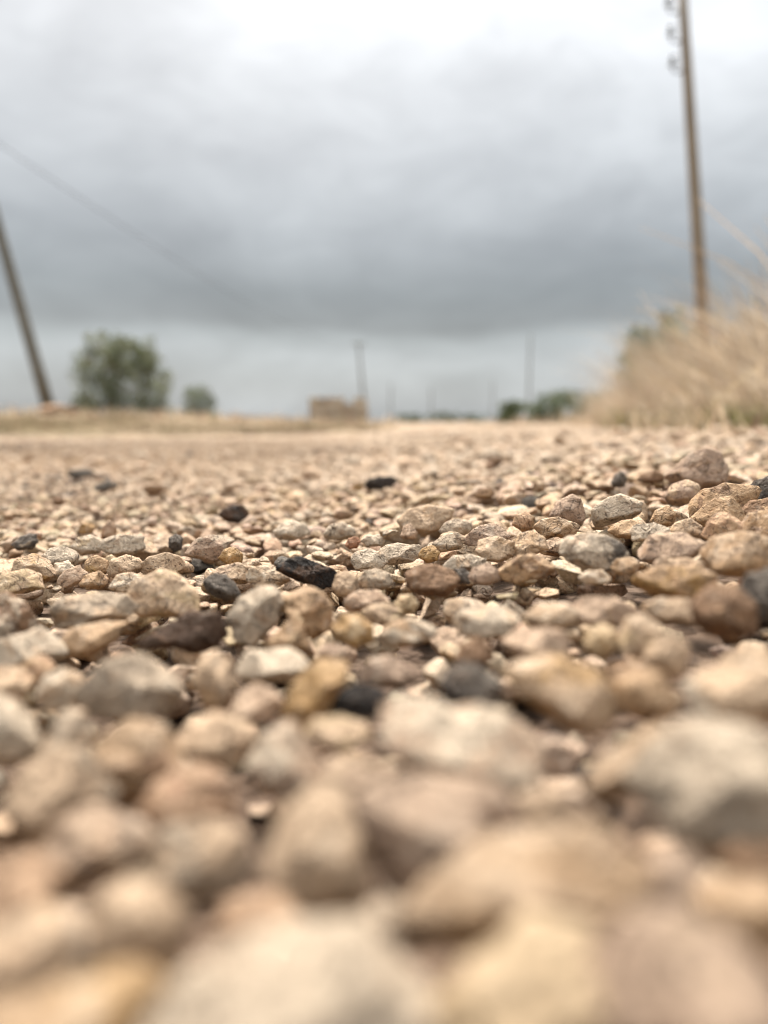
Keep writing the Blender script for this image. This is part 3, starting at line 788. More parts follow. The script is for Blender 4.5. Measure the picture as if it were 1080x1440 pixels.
stones = []      # every stone: dict(kind, centre, radius, verts for the height map ...)
hero_polys = []
for hi, (label, ref, c1, c2, pat, poly) in enumerate(H):
    r = np.random.default_rng(1000 + hi)
    cx, cy, rho = smooth_rho(poly)
    P = np.array(poly, float)
    wpx, hpx = (P[:, 0].max() - P[:, 0].min()) / 2, (P[:, 1].max() - P[:, 1].min()) / 2
    dr = pix_ray(cx, cy)
    kd = r.uniform(0.62, 0.80) if cy > 860 else r.uniform(0.72, 0.92)
    dep_px = kd * (0.55 * wpx + 0.45 * hpx) * (1.0 if cy > 850 else 0.95)
    sina, cosa = -dr[2], math.sqrt(1 - dr[2] ** 2)
    low = math.sqrt((hpx / F_PX * cosa) ** 2 + (dep_px / F_PX * sina) ** 2)
    t = 0.3
    for _ in range(60):
        p = dr * t
        zb = float(g(p[0], p[1])) - min(0.007, 0.25 * t * hpx / F_PX)
        t = 0.5 * t + 0.5 * (CAM_H - zb) / max(sina + low, 0.012)
    ctr = np.array((0, 0, CAM_H)) + dr * t
    fwd = -dr
    right = np.cross((0, 0, 1), fwd); right /= np.linalg.norm(right)
    up = np.cross(fwd, right)
    L = 4 if wpx > 26 else 3
    D = ICO[L][0]
    q = facet_params(r, (8, 13), (30, 70), 10, 0.015)
    if c1 in ('black', 'dark', 'charcoal', 'umber'):      # charred, splintery surfaces
        q['wa'] = q['wa'] * np.where(np.arange(len(q['wa'])) > 9, 5.5, 2.0)
    # broken faces: two along every edge of the outline, a few in front and behind, small chips
    E = np.stack([P[:, 0] - cx, -(P[:, 1] - cy)], 1)
    ns, ds = [], []
    for k in range(len(E)):
        a, b = E[k], E[(k + 1) % len(E)]
        n2 = np.array((b[1] - a[1], a[0] - b[0]))
        n2 /= np.linalg.norm(n2) + 1e-9
        dist_ = n2 @ a
        if dist_ < 0:
            n2, dist_ = -n2, -dist_
        if dist_ < 0.25 * min(wpx, hpx):
            continue
        ft = r.uniform(0.65, 1.05) if n2[1] > 0.45 else r.uniform(0.1, 0.5) if n2[1] < -0.3 else r.uniform(0.25, 0.8)
        for tilt in (ft, -r.uniform(0.2, 0.7)):
            ns.append((n2[0] * math.cos(tilt), n2[1] * math.cos(tilt), math.sin(tilt)))
            ds.append(dist_ * math.cos(tilt))
    for sg_ in (1, 1, 1, -1, -1):
        v3 = np.array((r.normal(0, 0.38), r.normal(0.12, 0.32), sg_))
        ns.append(tuple(v3 / np.linalg.norm(v3)))
        ds.append(dep_px * r.uniform(0.8, 1.05))
    ns, ds = np.array(ns), np.array(ds)

    def lump(dd_, nn_, dv_, p_):
        a_ = np.maximum(dd_ @ nn_.T / dv_, 1e-4)
        m_ = a_.max(1)
        return 1.0 / (m_ * ((a_ / m_[:, None]) ** p_).sum(1) ** (1 / p_))
    cn = r.normal(size=(11, 3)); cn /= np.linalg.norm(cn, axis=1)[:, None]
    cdist = lump(cn, ns, ds, 40) * r.uniform(0.93, 1.06, 11)
    pw = r.uniform(50, 130)
    f = lump(D, np.vstack([ns, cn]), np.append(ds, cdist), pw)
    th = np.arctan2(D[:, 1], D[:, 0])
    f0 = lump(np.stack([np.cos(th), np.sin(th), 0 * th], 1), np.vstack([ns, cn]), np.append(ds, cdist), pw)
    rr = np.interp((th % (2 * math.pi)) / (2 * math.pi) * 96, np.arange(97), np.append(rho, rho[0]))
    cut = (0.93 if cy > 860 else 1.01) + (np.clip(rr / f0, 0.6, 1.35) - 1) * (D[:, 0] ** 2 + D[:, 1] ** 2)
    nz = 1 + (np.sin(D @ q['wv'].T + q['ph']) * q['wa']).sum(1)
    for k in range(5):
        nz -= 0.55 * q['da'][k] * np.exp(-q['dw'][k] * (1 - D @ q['dn'][k]))
    loc = D * (f * nz)[:, None] * np.stack([cut, cut, np.ones(len(D))], 1) * (t / F_PX)
    Rm = np.stack([right, up, fwd], 1)
    W = loc @ Rm.T + ctr
    hero_polys.append((np.array(poly, float), t))
    stones.append(dict(hero=hi, ctr=ctr, loc=loc, R=Rm, W=W, L=L, tint=np.array(C[c1]) * (0.78 if cy > 1060 else 1.0), tint2=np.array(C[c2]) * (0.74 if cy > 1060 else 1.0), patch=pat, c1=c1, rad=wpx * t / F_PX))  # nearest stones' tints darkened to carry the shade close to the lens

# ------------------------------------------------------------------ loose gravel dropped around them
CELL = 0.003
GX0, GY0, GNX, GNY = -0.95, -0.06, 634, 420
gx = GX0 + (np.arange(GNX) + 0.5) * CELL
gy = GY0 + (np.arange(GNY) + 0.5) * CELL
HM = g(*np.meshgrid(gx, gy)) - 0.026
HM -= (0.012 * (1 - sstep(gy, 0.25, 0.45)))[:, None]


def cells(W):
    ix = np.clip(((W[:, 0] - GX0) / CELL).astype(int), 0, GNX - 1)
    iy = np.clip(((W[:, 1] - GY0) / CELL).astype(int), 0, GNY - 1)
    return iy, ix


for s in stones:
    if s['W'][:, 1].max() < 1.15:
        np.maximum.at(HM, cells(s['W']), s['W'][:, 2])

# screen-space record of the pointed-out stones, so that loose gravel never buries them
BS = 4
hero_near = np.zeros((1440 // BS, 1080 // BS))          # distance of the nearest pointed-out stone seen there
yy, xx = np.mgrid[0:1440 // BS, 0:1080 // BS] * BS + BS / 2
for poly, t in sorted(hero_polys, key=lambda a: -a[1]):
    c = poly.mean(0)
    pp = c + (poly - c) * 0.93
    ins = np.zeros(xx.shape, bool)
    for i in range(len(pp)):
        (ax, ay), (bx, by) = pp[i], pp[(i + 1) % len(pp)]
        ins ^= ((ay > yy) != (by > yy)) & (xx < (bx - ax) * (yy - ay) / ((by - ay) or 1e-9) + ax)
    hero_near[ins] = t


def hides_hero(W):
    px, py, dep = project(W)
    ok = (px >= 0) & (px < 1080) & (py >= 0) & (py < 1440) & (dep > 0.01)
    if ok.sum() == 0:
        return False
    hn = hero_near[(py[ok] / BS).astype(int), (px[ok] / BS).astype(int)]
    return (hn > np.linalg.norm(W[ok] - (0, 0, CAM_H), axis=1) - 0.004).mean() > 0.10


TINTS = ['cream', 'white', 'tan', 'ochre', 'pink', 'grey', 'pale', 'brown', 'mauve', 'charcoal', 'peach', 'terra', 'yellow', 'umber', 'dark']
TW = np.array([28, 16, 15, 3, 12, 4, 8, 3, 4, 0.6, 6, 0.8, 3, 0.6, 0.3]); TW /= TW.sum()
CT = np.array([C[k] for k in TINTS])
MEANC = np.array((0.470, 0.342, 0.228))
CTM = np.where(CT.max(1, keepdims=True) > 0.2, CT * 0.52 + MEANC * 0.48, CT)


def rand_rot(r, tilt=0.45):
    yaw, a, b = r.uniform(0, 6.283), r.normal(0, tilt * 0.6), r.normal(0, tilt * 0.6)
    ca, sa, cb, sb, cy, sy = math.cos(a), math.sin(a), math.cos(b), math.sin(b), math.cos(yaw), math.sin(yaw)
    Rx = np.array([[1, 0, 0], [0, ca, -sa], [0, sa, ca]])
    Ry = np.array([[cb, 0, sb], [0, 1, 0], [-sb, 0, cb]])
    Rz = np.array([[cy, -sy, 0], [sy, cy, 0], [0, 0, 1]])
    return Rz @ Rx @ Ry


def drop(n, rmed, tries, lim, ylo=-0.03, yhi=1.13):
    for _ in range(n):
        y = math.sqrt(rng.uniform(0.02, 1.0)) * (yhi - ylo) + ylo if rng.random() < 0.55 else rng.uniform(ylo, yhi)
        half = 0.5 * max(y, 0.05) + 0.14
        x = rng.uniform(-half, half)
        rad = rmed * math.exp(rng.normal(0, 0.38)) * (1 + 0.25 * min(max(x, 0) / 0.2, 1))
        rad *= 1 - 0.32 * float(sstep(-x, 0.0, 0.3) * sstep(y, 0.55, 0.9))
        rad = min(max(rad, 0.0035), 0.019)
        pi = int(rng.integers(N_PROTO))
        Rm = rand_rot(rng)
        P = (PP[2][pi] * rad) @ Rm.T
        best = None
        for _k in range(tries):
            x2, y2 = x + rng.normal(0, 0.012), y + rng.normal(0, 0.012)
            cl = cells(P + (x2, y2, 0))
            z = (HM[cl] - P[:, 2]).max() - 0.16 * rad
            zr = z - float(HM[cl].min())
            sc_ = z - 0.068 * (1 - math.exp(-max(x2, 0) / 0.45))
            if best is None or sc_ < best[0]:
                best = (sc_, x2, y2, z, cl)
        _s, x2, y2, z, cl = best
        top = z + P[:, 2].max() - float(g(x2, y2))
        if top > lim - 0.020 * (1 - float(sstep(y2, 0.24, 0.36))) + rng.exponential(0.0025):
            continue
        W = P + (x2, y2, z)
        dcam = np.linalg.norm(W - (0, 0, CAM_H), axis=1).min()
        if dcam < 0.062 or hides_hero(W):
            continue
        np.maximum.at(HM, cl, P[:, 2] + z)
        ti = int(rng.choice(len(TINTS), p=TW))
        stones.append(dict(hero=None, ctr=np.array((x2, y2, z)), R=Rm, W=W, proto=pi, rad=rad, c1=TINTS[ti],
                           tint=np.clip(CTM[ti] * rng.uniform(0.85, 1.12) * rng.normal(1, 0.03, 3), 0.01, 0.7),
                           tint2=CT[int(rng.choice(len(TINTS), p=TW))], patch=float(rng.uniform(0.2, 0.6))))


drop(2600, 0.0125, 3, -0.007)
drop(4200, 0.0090, 4, -0.001)
drop(2600, 0.0062, 4, -0.003)

# which of them show, and how large: painter's ids, far to near
S2 = 2
idb = np.full((1440 // S2, 1080 // S2), -1, np.int32)
dist = [np.linalg.norm(s['ctr'] - (0, 0, CAM_H)) for s in stones]
for i in np.argsort(dist)[::-1]:
    px, py, dep = project(stones[i]['W'])
    if dep.min() < 0.02:
        continue
    x0, x1, y0, y1 = px.min() / S2, px.max() / S2, py.min() / S2, py.max() / S2
    stones[i]['box'] = (x0 * S2, x1 * S2, y0 * S2, y1 * S2)
    ix0, ix1, iy0, iy1 = max(int(x0), 0), min(int(x1) + 1, 540), max(int(y0), 0), min(int(y1) + 1, 720)
    if ix0 >= ix1 or iy0 >= iy1:
        continue
    Y, X = np.mgrid[iy0:iy1, ix0:ix1]
    e = ((X + 0.5 - (x0 + x1) / 2) / max((x1 - x0) / 2, 0.5)) ** 2 + ((Y + 0.5 - (y0 + y1) / 2) / max((y1 - y0) / 2, 0.5)) ** 2 < 1
    idb[iy0:iy1, ix0:ix1][e] = i
cnt = np.bincount(idb[idb >= 0], minlength=len(stones))
loose = [i for i in range(len(stones)) if stones[i]['hero'] is None]
loose.sort(key=lambda i: -cnt[i])
N_IND = 296 - N_HERO
single = [i for i in loose[:N_IND] if cnt[i] >= 8]
chosen = set(single)

# ---- labels of the loose single stones: by size, colour and the nearest stone one can name
land = [(i, H[stones[i]['hero']][1]) for i in range(N_HERO) if H[stones[i]['hero']][1] and 'box' in stones[i]]
lc = np.array([((stones[i]['box'][0] + stones[i]['box'][1]) / 2, (stones[i]['box'][2] + stones[i]['box'][3]) / 2) for i, _ in land])
used_labels = set(h[0] for h in H)


def auto_label(i):
    s = stones[i]
    b = s['box']
    c = np.array(((b[0] + b[1]) / 2, (b[2] + b[3]) / 2))
    sz = 'tiny' if s['rad'] < 0.006 else 'small' if s['rad'] < 0.0105 else 'medium' if s['rad'] < 0.014 else 'large'
    col = WORD[s['c1']]
    order = np.argsort(np.hypot((lc - c)[:, 0], (lc - c)[:, 1] * 1.6))

    def rel(k):
        dx, dy = c - lc[k]
        if abs(dy) * 1.4 > abs(dx):
            return 'behind' if dy < 0 else 'in front of'
        return 'right of' if dx > 0 else 'left of'
    opts = []
    for a in range(3):
        opts.append(f'{sz} {col} pebble {rel(order[a])} the {land[order[a]][1]}')
    for a in range(3):
        for bb in range(a + 1, 5):
            opts.append(f'{sz} {col} pebble between the {land[order[a]][1]} and the {land[order[bb]][1]}')
    flat = 'flattish' if (b[1] - b[0]) > 1.9 * (b[3] - b[2]) else 'roundish' if (b[1] - b[0]) < 1.35 * (b[3] - b[2]) else 'oval'
    opts += [o.replace(' pebble ', f' {flat} pebble ') for o in opts]
    opts = [o for o in opts if len(o.split()) <= 16]
    for o in opts:
        if o not in used_labels:
            used_labels.add(o)
            return o
    return opts[0]


GROUP = 'loose stones of the gravel road'


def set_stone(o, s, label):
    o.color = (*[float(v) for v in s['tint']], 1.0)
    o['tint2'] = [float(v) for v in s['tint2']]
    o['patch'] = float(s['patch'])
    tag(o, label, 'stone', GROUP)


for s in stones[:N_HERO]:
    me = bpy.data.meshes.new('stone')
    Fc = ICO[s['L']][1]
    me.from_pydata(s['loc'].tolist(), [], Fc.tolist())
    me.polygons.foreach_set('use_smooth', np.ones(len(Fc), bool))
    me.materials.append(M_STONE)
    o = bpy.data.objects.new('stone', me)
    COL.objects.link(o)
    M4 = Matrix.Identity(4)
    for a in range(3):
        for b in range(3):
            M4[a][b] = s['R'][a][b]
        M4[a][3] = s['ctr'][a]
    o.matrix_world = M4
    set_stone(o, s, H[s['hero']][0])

for i in single:
    s = stones[i]
    wpx = s['box'][1] - s['box'][0]
    o = bpy.data.objects.new('stone', proto_mesh(s['proto'], 4 if wpx > 34 else 3))
    COL.objects.link(o)
    M4 = Matrix.Identity(4)
    for a in range(3):
        for b in range(3):
            M4[a][b] = s['R'][a][b] * s['rad']
        M4[a][3] = s['ctr'][a]
    o.matrix_world = M4
    set_stone(o, s, auto_label(i))

# ---- the rest of the gravel: nobody could count it
parts = {0: [], 1: [], 2: []}
for i in loose:
    if i in chosen:
        continue
    s = stones[i]
    L = 2 if (cnt[i] > 0 and dist[i] < 0.8) else 1
    V = (PP[L][s['proto']] * s['rad']) @ s['R'].T + s['ctr']
    parts[L].append((V, s['tint'], s['tint2']))
print('stones dropped', len(loose), 'single', len(single), 'L2', len(parts[2]), 'L1', len(parts[1]))

ROTS = [rand_rot(rng, 0.35) for _ in range(40)]


DARK = [(-0.62, 1.45, 0.10), (-0.50, 1.22, 0.07), (-1.1, 1.9, 0.12), (0.42, 2.3, 0.08), (-0.15, 2.9, 0.13), (0.8, 3.2, 0.12),
        (-1.6, 3.4, 0.2), (0.3, 4.6, 0.2), (-2.4, 5.2, 0.3), (0.25, 1.55, 0.05), (0.62, 1.75, 0.07)]


def scatter(y0, y1, step, rmed, L, side=0.3):
    ys = np.arange(y0, y1, step)
    for y in ys:
        half = 0.5 * y + side
        xs = np.arange(-half, half, step)
        xs = xs + rng.uniform(-0.45, 0.45, len(xs)) * step
        yv = y + rng.uniform(-0.5, 0.5, len(xs)) * step
        keep = road_sd(xs, yv) < 0.12
        xs, yv = xs[keep], yv[keep]
        zz = g(xs, yv)
        rad = np.clip(rmed * np.exp(rng.normal(0, 0.36, len(xs))), rmed * 0.4, rmed * 2.4)
        pack = 0.45 * sstep(-xs, -0.1, 0.5) * sstep(yv, 0.6, 1.4) * (1 - sstep(yv, 2.6, 4.2))      # trodden flatter towards the left track
        dz = (rng.uniform(-0.9, -0.25, len(xs)) - pack) * rad
        ti = rng.choice(len(TINTS), len(xs), p=TW)
        t2 = rng.choice(len(TINTS), len(xs), p=TW)
        mott = 1 + 0.14 * np.sin(2.1 * xs + 3 * np.sin(0.9 * yv)) * np.sin(1.6 * yv + 1.1 * xs) + 0.10 * np.sin(0.7 * xs - 1.9 * yv)
        for dx_, dy_, dr_ in DARK:
            hit = (np.hypot(xs - dx_, (yv - dy_) * 0.6) < dr_) & (rng.random(len(xs)) < 0.5)
            ti[hit] = np.where(rng.random(hit.sum()) < 0.5, TINTS.index('charcoal'), TINTS.index('brown'))
        rad = rad * (1 - 0.25 * sstep(-xs, -0.05, 0.4))
        lump_ = rng.random(len(xs)) < (0.035 if y < 3.0 else 0.0)
        rad = np.where(lump_, rad * 1.35, rad)
        dz = np.where(lump_, 0.1 * rad, dz)
        pr = rng.integers(0, N_PROTO, len(xs))
        ro = rng.integers(0, 40, len(xs))
        for k in range(len(xs)):
            V = (PP[L][pr[k]] * rad[k]) @ ROTS[ro[k]].T
            V[:, 0] += xs[k]; V[:, 1] += yv[k]; V[:, 2] += zz[k] + dz[k]
            parts[L].append((V, CTM[ti[k]] * np.array((0.97, 1.0, 1.05)) * (rng.uniform(0.85, 1.12) * mott[k] * (1.04 if y > 2.1 else 1.06)), CTM[t2[k]]))


scatter(1.12, 2.1, 0.0160, 0.0100, 1)
scatter(2.1, 4.6, 0.0185, 0.0105, 0)
scatter(4.6, 9.5, 0.042, 0.021, 0)
scatter(9.5, 18, 0.11, 0.05, 0)

Vs, Fs, T1, T2, off = [], [], [], [], 0
for L in (2, 1, 0):
    Fc = ICO[L][1]
    for V, a, b in parts[L]:
        Vs.append(V); Fs.append(Fc + off)
        off += len(V)
        T1.append(np.broadcast_to(a, V.shape)); T2.append(np.broadcast_to(b, V.shape))
gr = mesh_np('gravel', np.concatenate(Vs), np.concatenate(Fs), M_GRAVEL, attrs=dict(tint=np.concatenate(T1), tint2=np.concatenate(T2)))
tag(gr, 'loose limestone gravel in cream and tan covering the road', 'gravel', kind='stuff')
print('gravel faces', sum(len(f) for f in Fs))
del Vs, Fs, T1, T2, parts


# ------------------------------------------------------------------ grass
def blades(name, base, h, w_, lean_dir, lean, tints, label, cat='grass', plume=0.0, kind='stuff'):
    n = len(base)
    segs = 4
    yaw = rng.uniform(0, math.pi, n)
    side = np.stack([np.cos(yaw), np.sin(yaw), np.zeros(n)], 1)
    ld = np.stack([np.cos(lean_dir), np.sin(lean_dir), np.zeros(n)], 1)
    V = np.zeros((n, (segs + 1) * 2, 3))
    for k in range(segs + 1):
        u = k / segs
        c = base + ld * (lean * h * u ** 1.8)[:, None]
        c[:, 2] += h * (u - 0.25 * np.minimum(lean, 1.2) * u ** 2.2)
        ww = w_ * (1 - 0.75 * u)
        if plume > 0 and k >= segs - 1:
            ww = w_ * np.where(np.arange(n) % 3 == 0, plume, 0.4) * (1.0 if k == segs - 1 else 0.35)
        V[:, 2 * k] = c - side * ww[:, None]
        V[:, 2 * k + 1] = c + side * ww[:, None]
    q = np.array([[2 * k, 2 * k + 1, 2 * k + 3, 2 * k + 2] for k in range(segs)])
    Fq = (np.arange(n)[:, None, None] * (segs + 1) * 2 + q[None]).reshape(-1, 4)
    pat = 1 + 0.28 * np.sin(5.1 * base[:, 0] + 2 * np.sin(3.3 * base[:, 1])) * np.sin(4.3 * base[:, 1] + 1.7 * base[:, 0]) + 0.2 * np.sin(1.3 * base[:, 0] + 0.5)
    T = np.repeat(tints * pat[:, None], (segs + 1) * 2, 0)
    o = mesh_np(name, V.reshape(-1, 3), Fq, M_GRASS, attrs=dict(tint=T))
    return tag(o, label, cat, kind=kind)


STRAW = np.array([(0.60, 0.49, 0.33), (0.53, 0.41, 0.26), (0.44, 0.33, 0.21), (0.66, 0.56, 0.40), (0.31, 0.20, 0.135), (0.34, 0.31, 0.18)]) * np.array((0.78, 0.77, 0.82))


def tint_pick(n, pal, wts):
    wts = np.array(wts, float); wts /= wts.sum()
    return pal[rng.choice(len(pal), n, p=wts)] * rng.uniform(0.8, 1.15, (n, 1))


def clumped(n, x0, x1, y0, y1, keep, k=60, s=0.12):
    cx, cy = rng.uniform(x0, x1, k), rng.uniform(y0, y1, k)
    j = rng.integers(0, k, n * 3)
    x = np.where(rng.random(n * 3) < 0.7, cx[j] + rng.normal(0, s, n * 3), rng.uniform(x0, x1, n * 3))
    y = np.where(rng.random(n * 3) < 0.7, cy[j] + rng.normal(0, s, n * 3), rng.uniform(y0, y1, n * 3))
    ok = keep(x, y)
    return x[ok][:n], y[ok][:n]


# low verge on the far side of the road
x, y = clumped(15000, -6.5, 1.0, 6.6, 12.0, lambda x, y: (road_sd(x, y) > -0.1 + 0.5 * np.sin(2.1 * x) * np.sin(5.3 * x + 1)) & (y > 6.3), 260, 0.16)
sd = road_sd(x, y)
b = np.stack([x, y, terrain(x, y) - 0.01], 1)
h = (0.6 + 0.9 * sstep(np.sin(2.7 * x + 1.9 * np.sin(1.3 * x)) * np.sin(2.2 * y), 0.1, 0.9)) * (0.045 + 0.095 * rng.random(len(x)) ** 1.2) * (0.75 + 0.25 * np.sin(3.1 * x) * np.sin(1.7 * x + 1))
blades('dry_grass', b, h, np.full(len(x), 0.004), rng.uniform(0, 6.28, len(x)), rng.uniform(0.2, 0.9, len(x)),
       tint_pick(len(x), STRAW, (2, 4, 6, 1, 9, 7)) * np.array((0.60, 0.62, 0.58)), 'low dry straw verge along the far edge of the gravel')
# far tufts beyond the verge and along the road
x, y = clumped(9000, -30, 24, 12, 70, lambda x, y: (road_sd(x, y) > 0.1) & (np.abs(x) < 0.62 * y), 500, 0.6)
b = np.stack([x, y, field_z(x, y) - 0.02], 1)
blades('dry_grass', b, rng.uniform(0.12, 0.34, len(x)), np.full(len(x), 0.02), rng.uniform(0, 6.28, len(x)), rng.uniform(0.2, 0.8, len(x)),
       tint_pick(len(x), STRAW, (4, 5, 5, 2, 3, 3)), 'distant dry grass tufts across the field')
# tall straw bank on the right
x, y = clumped(17000, 1.0, 6.0, 1.9, 11.0, lambda x, y: (road_sd(x, y) > 0.06 * np.sin(4.0 * y) - 0.03) & (x > 1.0) & (y > 1.9) & (x < 0.62 * y), 330, 0.13)
sd = road_sd(x, y)
b = np.stack([x, y, terrain(x, y) - 0.01], 1)
h = (0.62 + 0.63 * sstep(y, 2.2, 3.8)) * (0.08 + 0.92 * sstep(sd, 0.0, 1.0)) * (0.35 + 0.8 * rng.random(len(x)) ** 2.0) * (0.8 + 0.2 * np.sin(2.3 * x + 1.1 * y))
blades('dry_grass', b, h, np.full(len(x), 0.0024), rng.normal(2.6, 0.9, len(x)), rng.uniform(0.15, 1.15, len(x)),
       tint_pick(len(x), STRAW, (6, 5, 3, 6, 1, 1)), 'tall blond straw grass leaning over the bank on the right', plume=2.6)
# green shoots at its foot
x, y = clumped(2000, 1.0, 2.2, 1.9, 4.6, lambda x, y: (road_sd(x, y) > -0.16 + 0.10 * np.sin(7 * y)) & (road_sd(x, y) < 0.25 + 0.2 * np.sin(5 * y)) & (x < 0.6 * y), 40, 0.10)
GREEN = np.array([(0.20, 0.20, 0.06), (0.14, 0.17, 0.05), (0.28, 0.25, 0.09), (0.10, 0.075, 0.05), (0.17, 0.12, 0.08)]) * 0.62
b = np.stack([x, y, terrain(x, y) - 0.01], 1)
blades('green_grass', b, rng.uniform(0.03, 0.15, len(x)), np.full(len(x), 0.0026), rng.uniform(0, 6.28, len(x)), rng.uniform(0.2, 1.0, len(x)),
       tint_pick(len(x), GREEN, (3, 2, 4, 5, 7)), 'green shoots and weeds at the foot of the straw bank')
# straw creeping on to the gravel, and longer stems above the bank
x, y = clumped(900, 0.7, 2.6, 1.9, 7.5, lambda x, y: (road_sd(x, y) > -0.28) & (road_sd(x, y) < 0.06) & (x < 0.6 * y), 34, 0.07)
b = np.stack([x, y, terrain(x, y) - 0.012], 1)
blades('dry_grass', b, rng.uniform(0.03, 0.13, len(x)), np.full(len(x), 0.0024), rng.uniform(0, 6.28, len(x)), rng.uniform(0.3, 1.3, len(x)),
       tint_pick(len(x), STRAW, (4, 5, 5, 3, 6, 3)), 'sparse straw tufts creeping on to the edge of the gravel')
x, y = clumped(420, 1.3, 5.0, 3.4, 9.0, lambda x, y: (road_sd(x, y) > 0.12) & (x < 0.6 * y), 60, 0.2)
b = np.stack([x, y, terrain(x, y) - 0.01], 1)
h = (0.15 + 0.85 * sstep(road_sd(x, y), 0.0, 1.0)) * rng.uniform(0.6, 1.0, len(x))
blades('dry_grass', b, h, np.full(len(x), 0.0045), rng.uniform(0, 6.28, len(x)), rng.uniform(0.1, 0.9, len(x)),
       tint_pick(len(x), STRAW, (5, 5, 3, 6, 3, 1)), 'longer seed stems standing above the straw bank', plume=2.2)
# a few separate stalks arching towards the road
sp = [((1.10, 2.55), 0.30, 2.9, 0.25), ((0.86, 2.15), 0.22, 0.6, 1.0), ((1.16, 2.9), 0.36, 2.4, 0.5), ((0.98, 2.35), 0.26, 0.9, 1.1)]
sl = ['long straw stalk leaning left out of the bank', 'low straw stalk arching right at the edge of the road',
      'tallest straw stalk with a bent tip on the bank', 'slender straw stalk slanting right before the bank']
for (sx, sy), hh, ld, ln in sp:
    z0 = float(terrain(sx, sy)) - 0.005
    path = [(sx + math.cos(ld) * ln * hh * u ** 1.6, sy + 0.3 * math.sin(ld) * ln * hh * u ** 1.6, z0 + hh * (u - 0.2 * u ** 2)) for u in np.linspace(0, 1, 9)]
    o = tube_obj('straw_stalk', [(path, [0.0022 * (1 - 0.7 * u) for u in np.linspace(0, 1, 9)], 6)], simple_mat('straw', (0.42, 0.32, 0.17), (0.55, 0.44, 0.27), 60))
    tag(o, sl.pop(0), 'stalk')


# ------------------------------------------------------------------ shrubs and trees
def leaf_cloud(name, parent, centres, radii, n, size, pal, wts, origin):
    """leaf-sized faces spread through the crown's clumps"""
    centres, radii = np.array(centres, float), np.array(radii, float)
    j = rng.choice(len(centres), n, p=radii ** 2 / (radii ** 2).sum())
    dv = rng.normal(size=(n, 3)); dv /= np.linalg.norm(dv, axis=1)[:, None]
    P = centres[j] + dv * (radii[j] * rng.random(n) ** 0.45)[:, None] * np.array((1, 1, 1.0))
    a = rng.normal(size=(n, 3)); a[:, 2] = np.abs(a[:, 2]) * 0.8 + 0.3; a /= np.linalg.norm(a, axis=1)[:, None]
    b = np.cross(a, rng.normal(size=(n, 3))); b /= np.linalg.norm(b, axis=1)[:, None]
    s = size * rng.uniform(0.6, 1.3, n)
    V = np.stack([P - a * s[:, None], P + b * (s * 0.35)[:, None], P + a * s[:, None], P - b * (s * 0.35)[:, None]], 1)
    Fq = np.arange(n * 4).reshape(n, 4)
    clump = rng.uniform(0.75, 1.25, len(centres))
    T = tint_pick(n, pal, wts) * clump[j][:, None]
    o = mesh_np(name, V.reshape(-1, 3), Fq, M_LEAF, parent, False, dict(tint=np.repeat(T, 4, 0)))
    return o


OLIVE = np.array([(0.115, 0.15, 0.075), (0.155, 0.19, 0.10), (0.22, 0.25, 0.15), (0.16, 0.13, 0.09), (0.28, 0.295, 0.175)]) * 0.72 * np.array((1.0, 0.99, 1.02))
DGREEN = np.array([(0.09, 0.13, 0.06), (0.125, 0.165, 0.08), (0.17, 0.205, 0.10), (0.14, 0.12, 0.08), (0.23, 0.25, 0.13)]) * 0.72


def bush(name, cat, loc, wd, ht, n, size, pal, wts, label, clumps=14, low=0.28, r=None, group=None, sparse=1.0):
    root = empty(name, loc)
    tag(root, label, cat, group)
    rr = np.random.default_rng(r or 1)
    cs, rs, br = [], [], []
    for k in range(clumps):
        az = rr.uniform(0, 6.283)
        u = rr.random() ** 0.6
        zc = ht * (low + (0.84 - low) * rr.random() ** 1.25)
        spread = math.sqrt(max(0.05, 1 - ((zc / ht - 0.36) / 0.68) ** 2))
        c = (0.42 * wd * u * spread * math.cos(az), 0.42 * wd * u * spread * math.sin(az), zc)
        cs.append(c); rs.append(ht * rr.uniform(0.13, 0.24) * sparse)
        p0 = (0.04 * wd * math.cos(az), 0.04 * wd * math.sin(az), 0.0)
        mid = (c[0] * 0.4, c[1] * 0.4, zc * 0.55)
        br.append(([p0, mid, c], [0.022 * ht * 0.8, 0.014 * ht, 0.004 * ht], 6))
    for k in range(int(clumps * 1.6)):                    # thin sprays that break the outline
        az = rr.uniform(0, 6.283)
        zc = ht * rr.uniform(0.45, 1.0)
        cs.append((0.5 * wd * rr.uniform(0.3, 1) * math.cos(az) * (1.25 - zc / ht * 0.6), 0.5 * wd * rr.uniform(0.3, 1) * math.sin(az), zc))
        rs.append(ht * rr.uniform(0.04, 0.10))
    tube_obj('trunk', [br[0]], M_BARK, root)
    for b_ in br[1:6]:
        tube_obj('branch', [b_], M_BARK, root)
    leaf_cloud('crown', root, cs, rs, n, size, pal, wts, loc)
    return root


def at(px, Y, dz=0.0):
    x = (px - 540) / F_PX * Y
    return (x, Y, float(field_z(np.array(x), np.array(Y))) + dz)


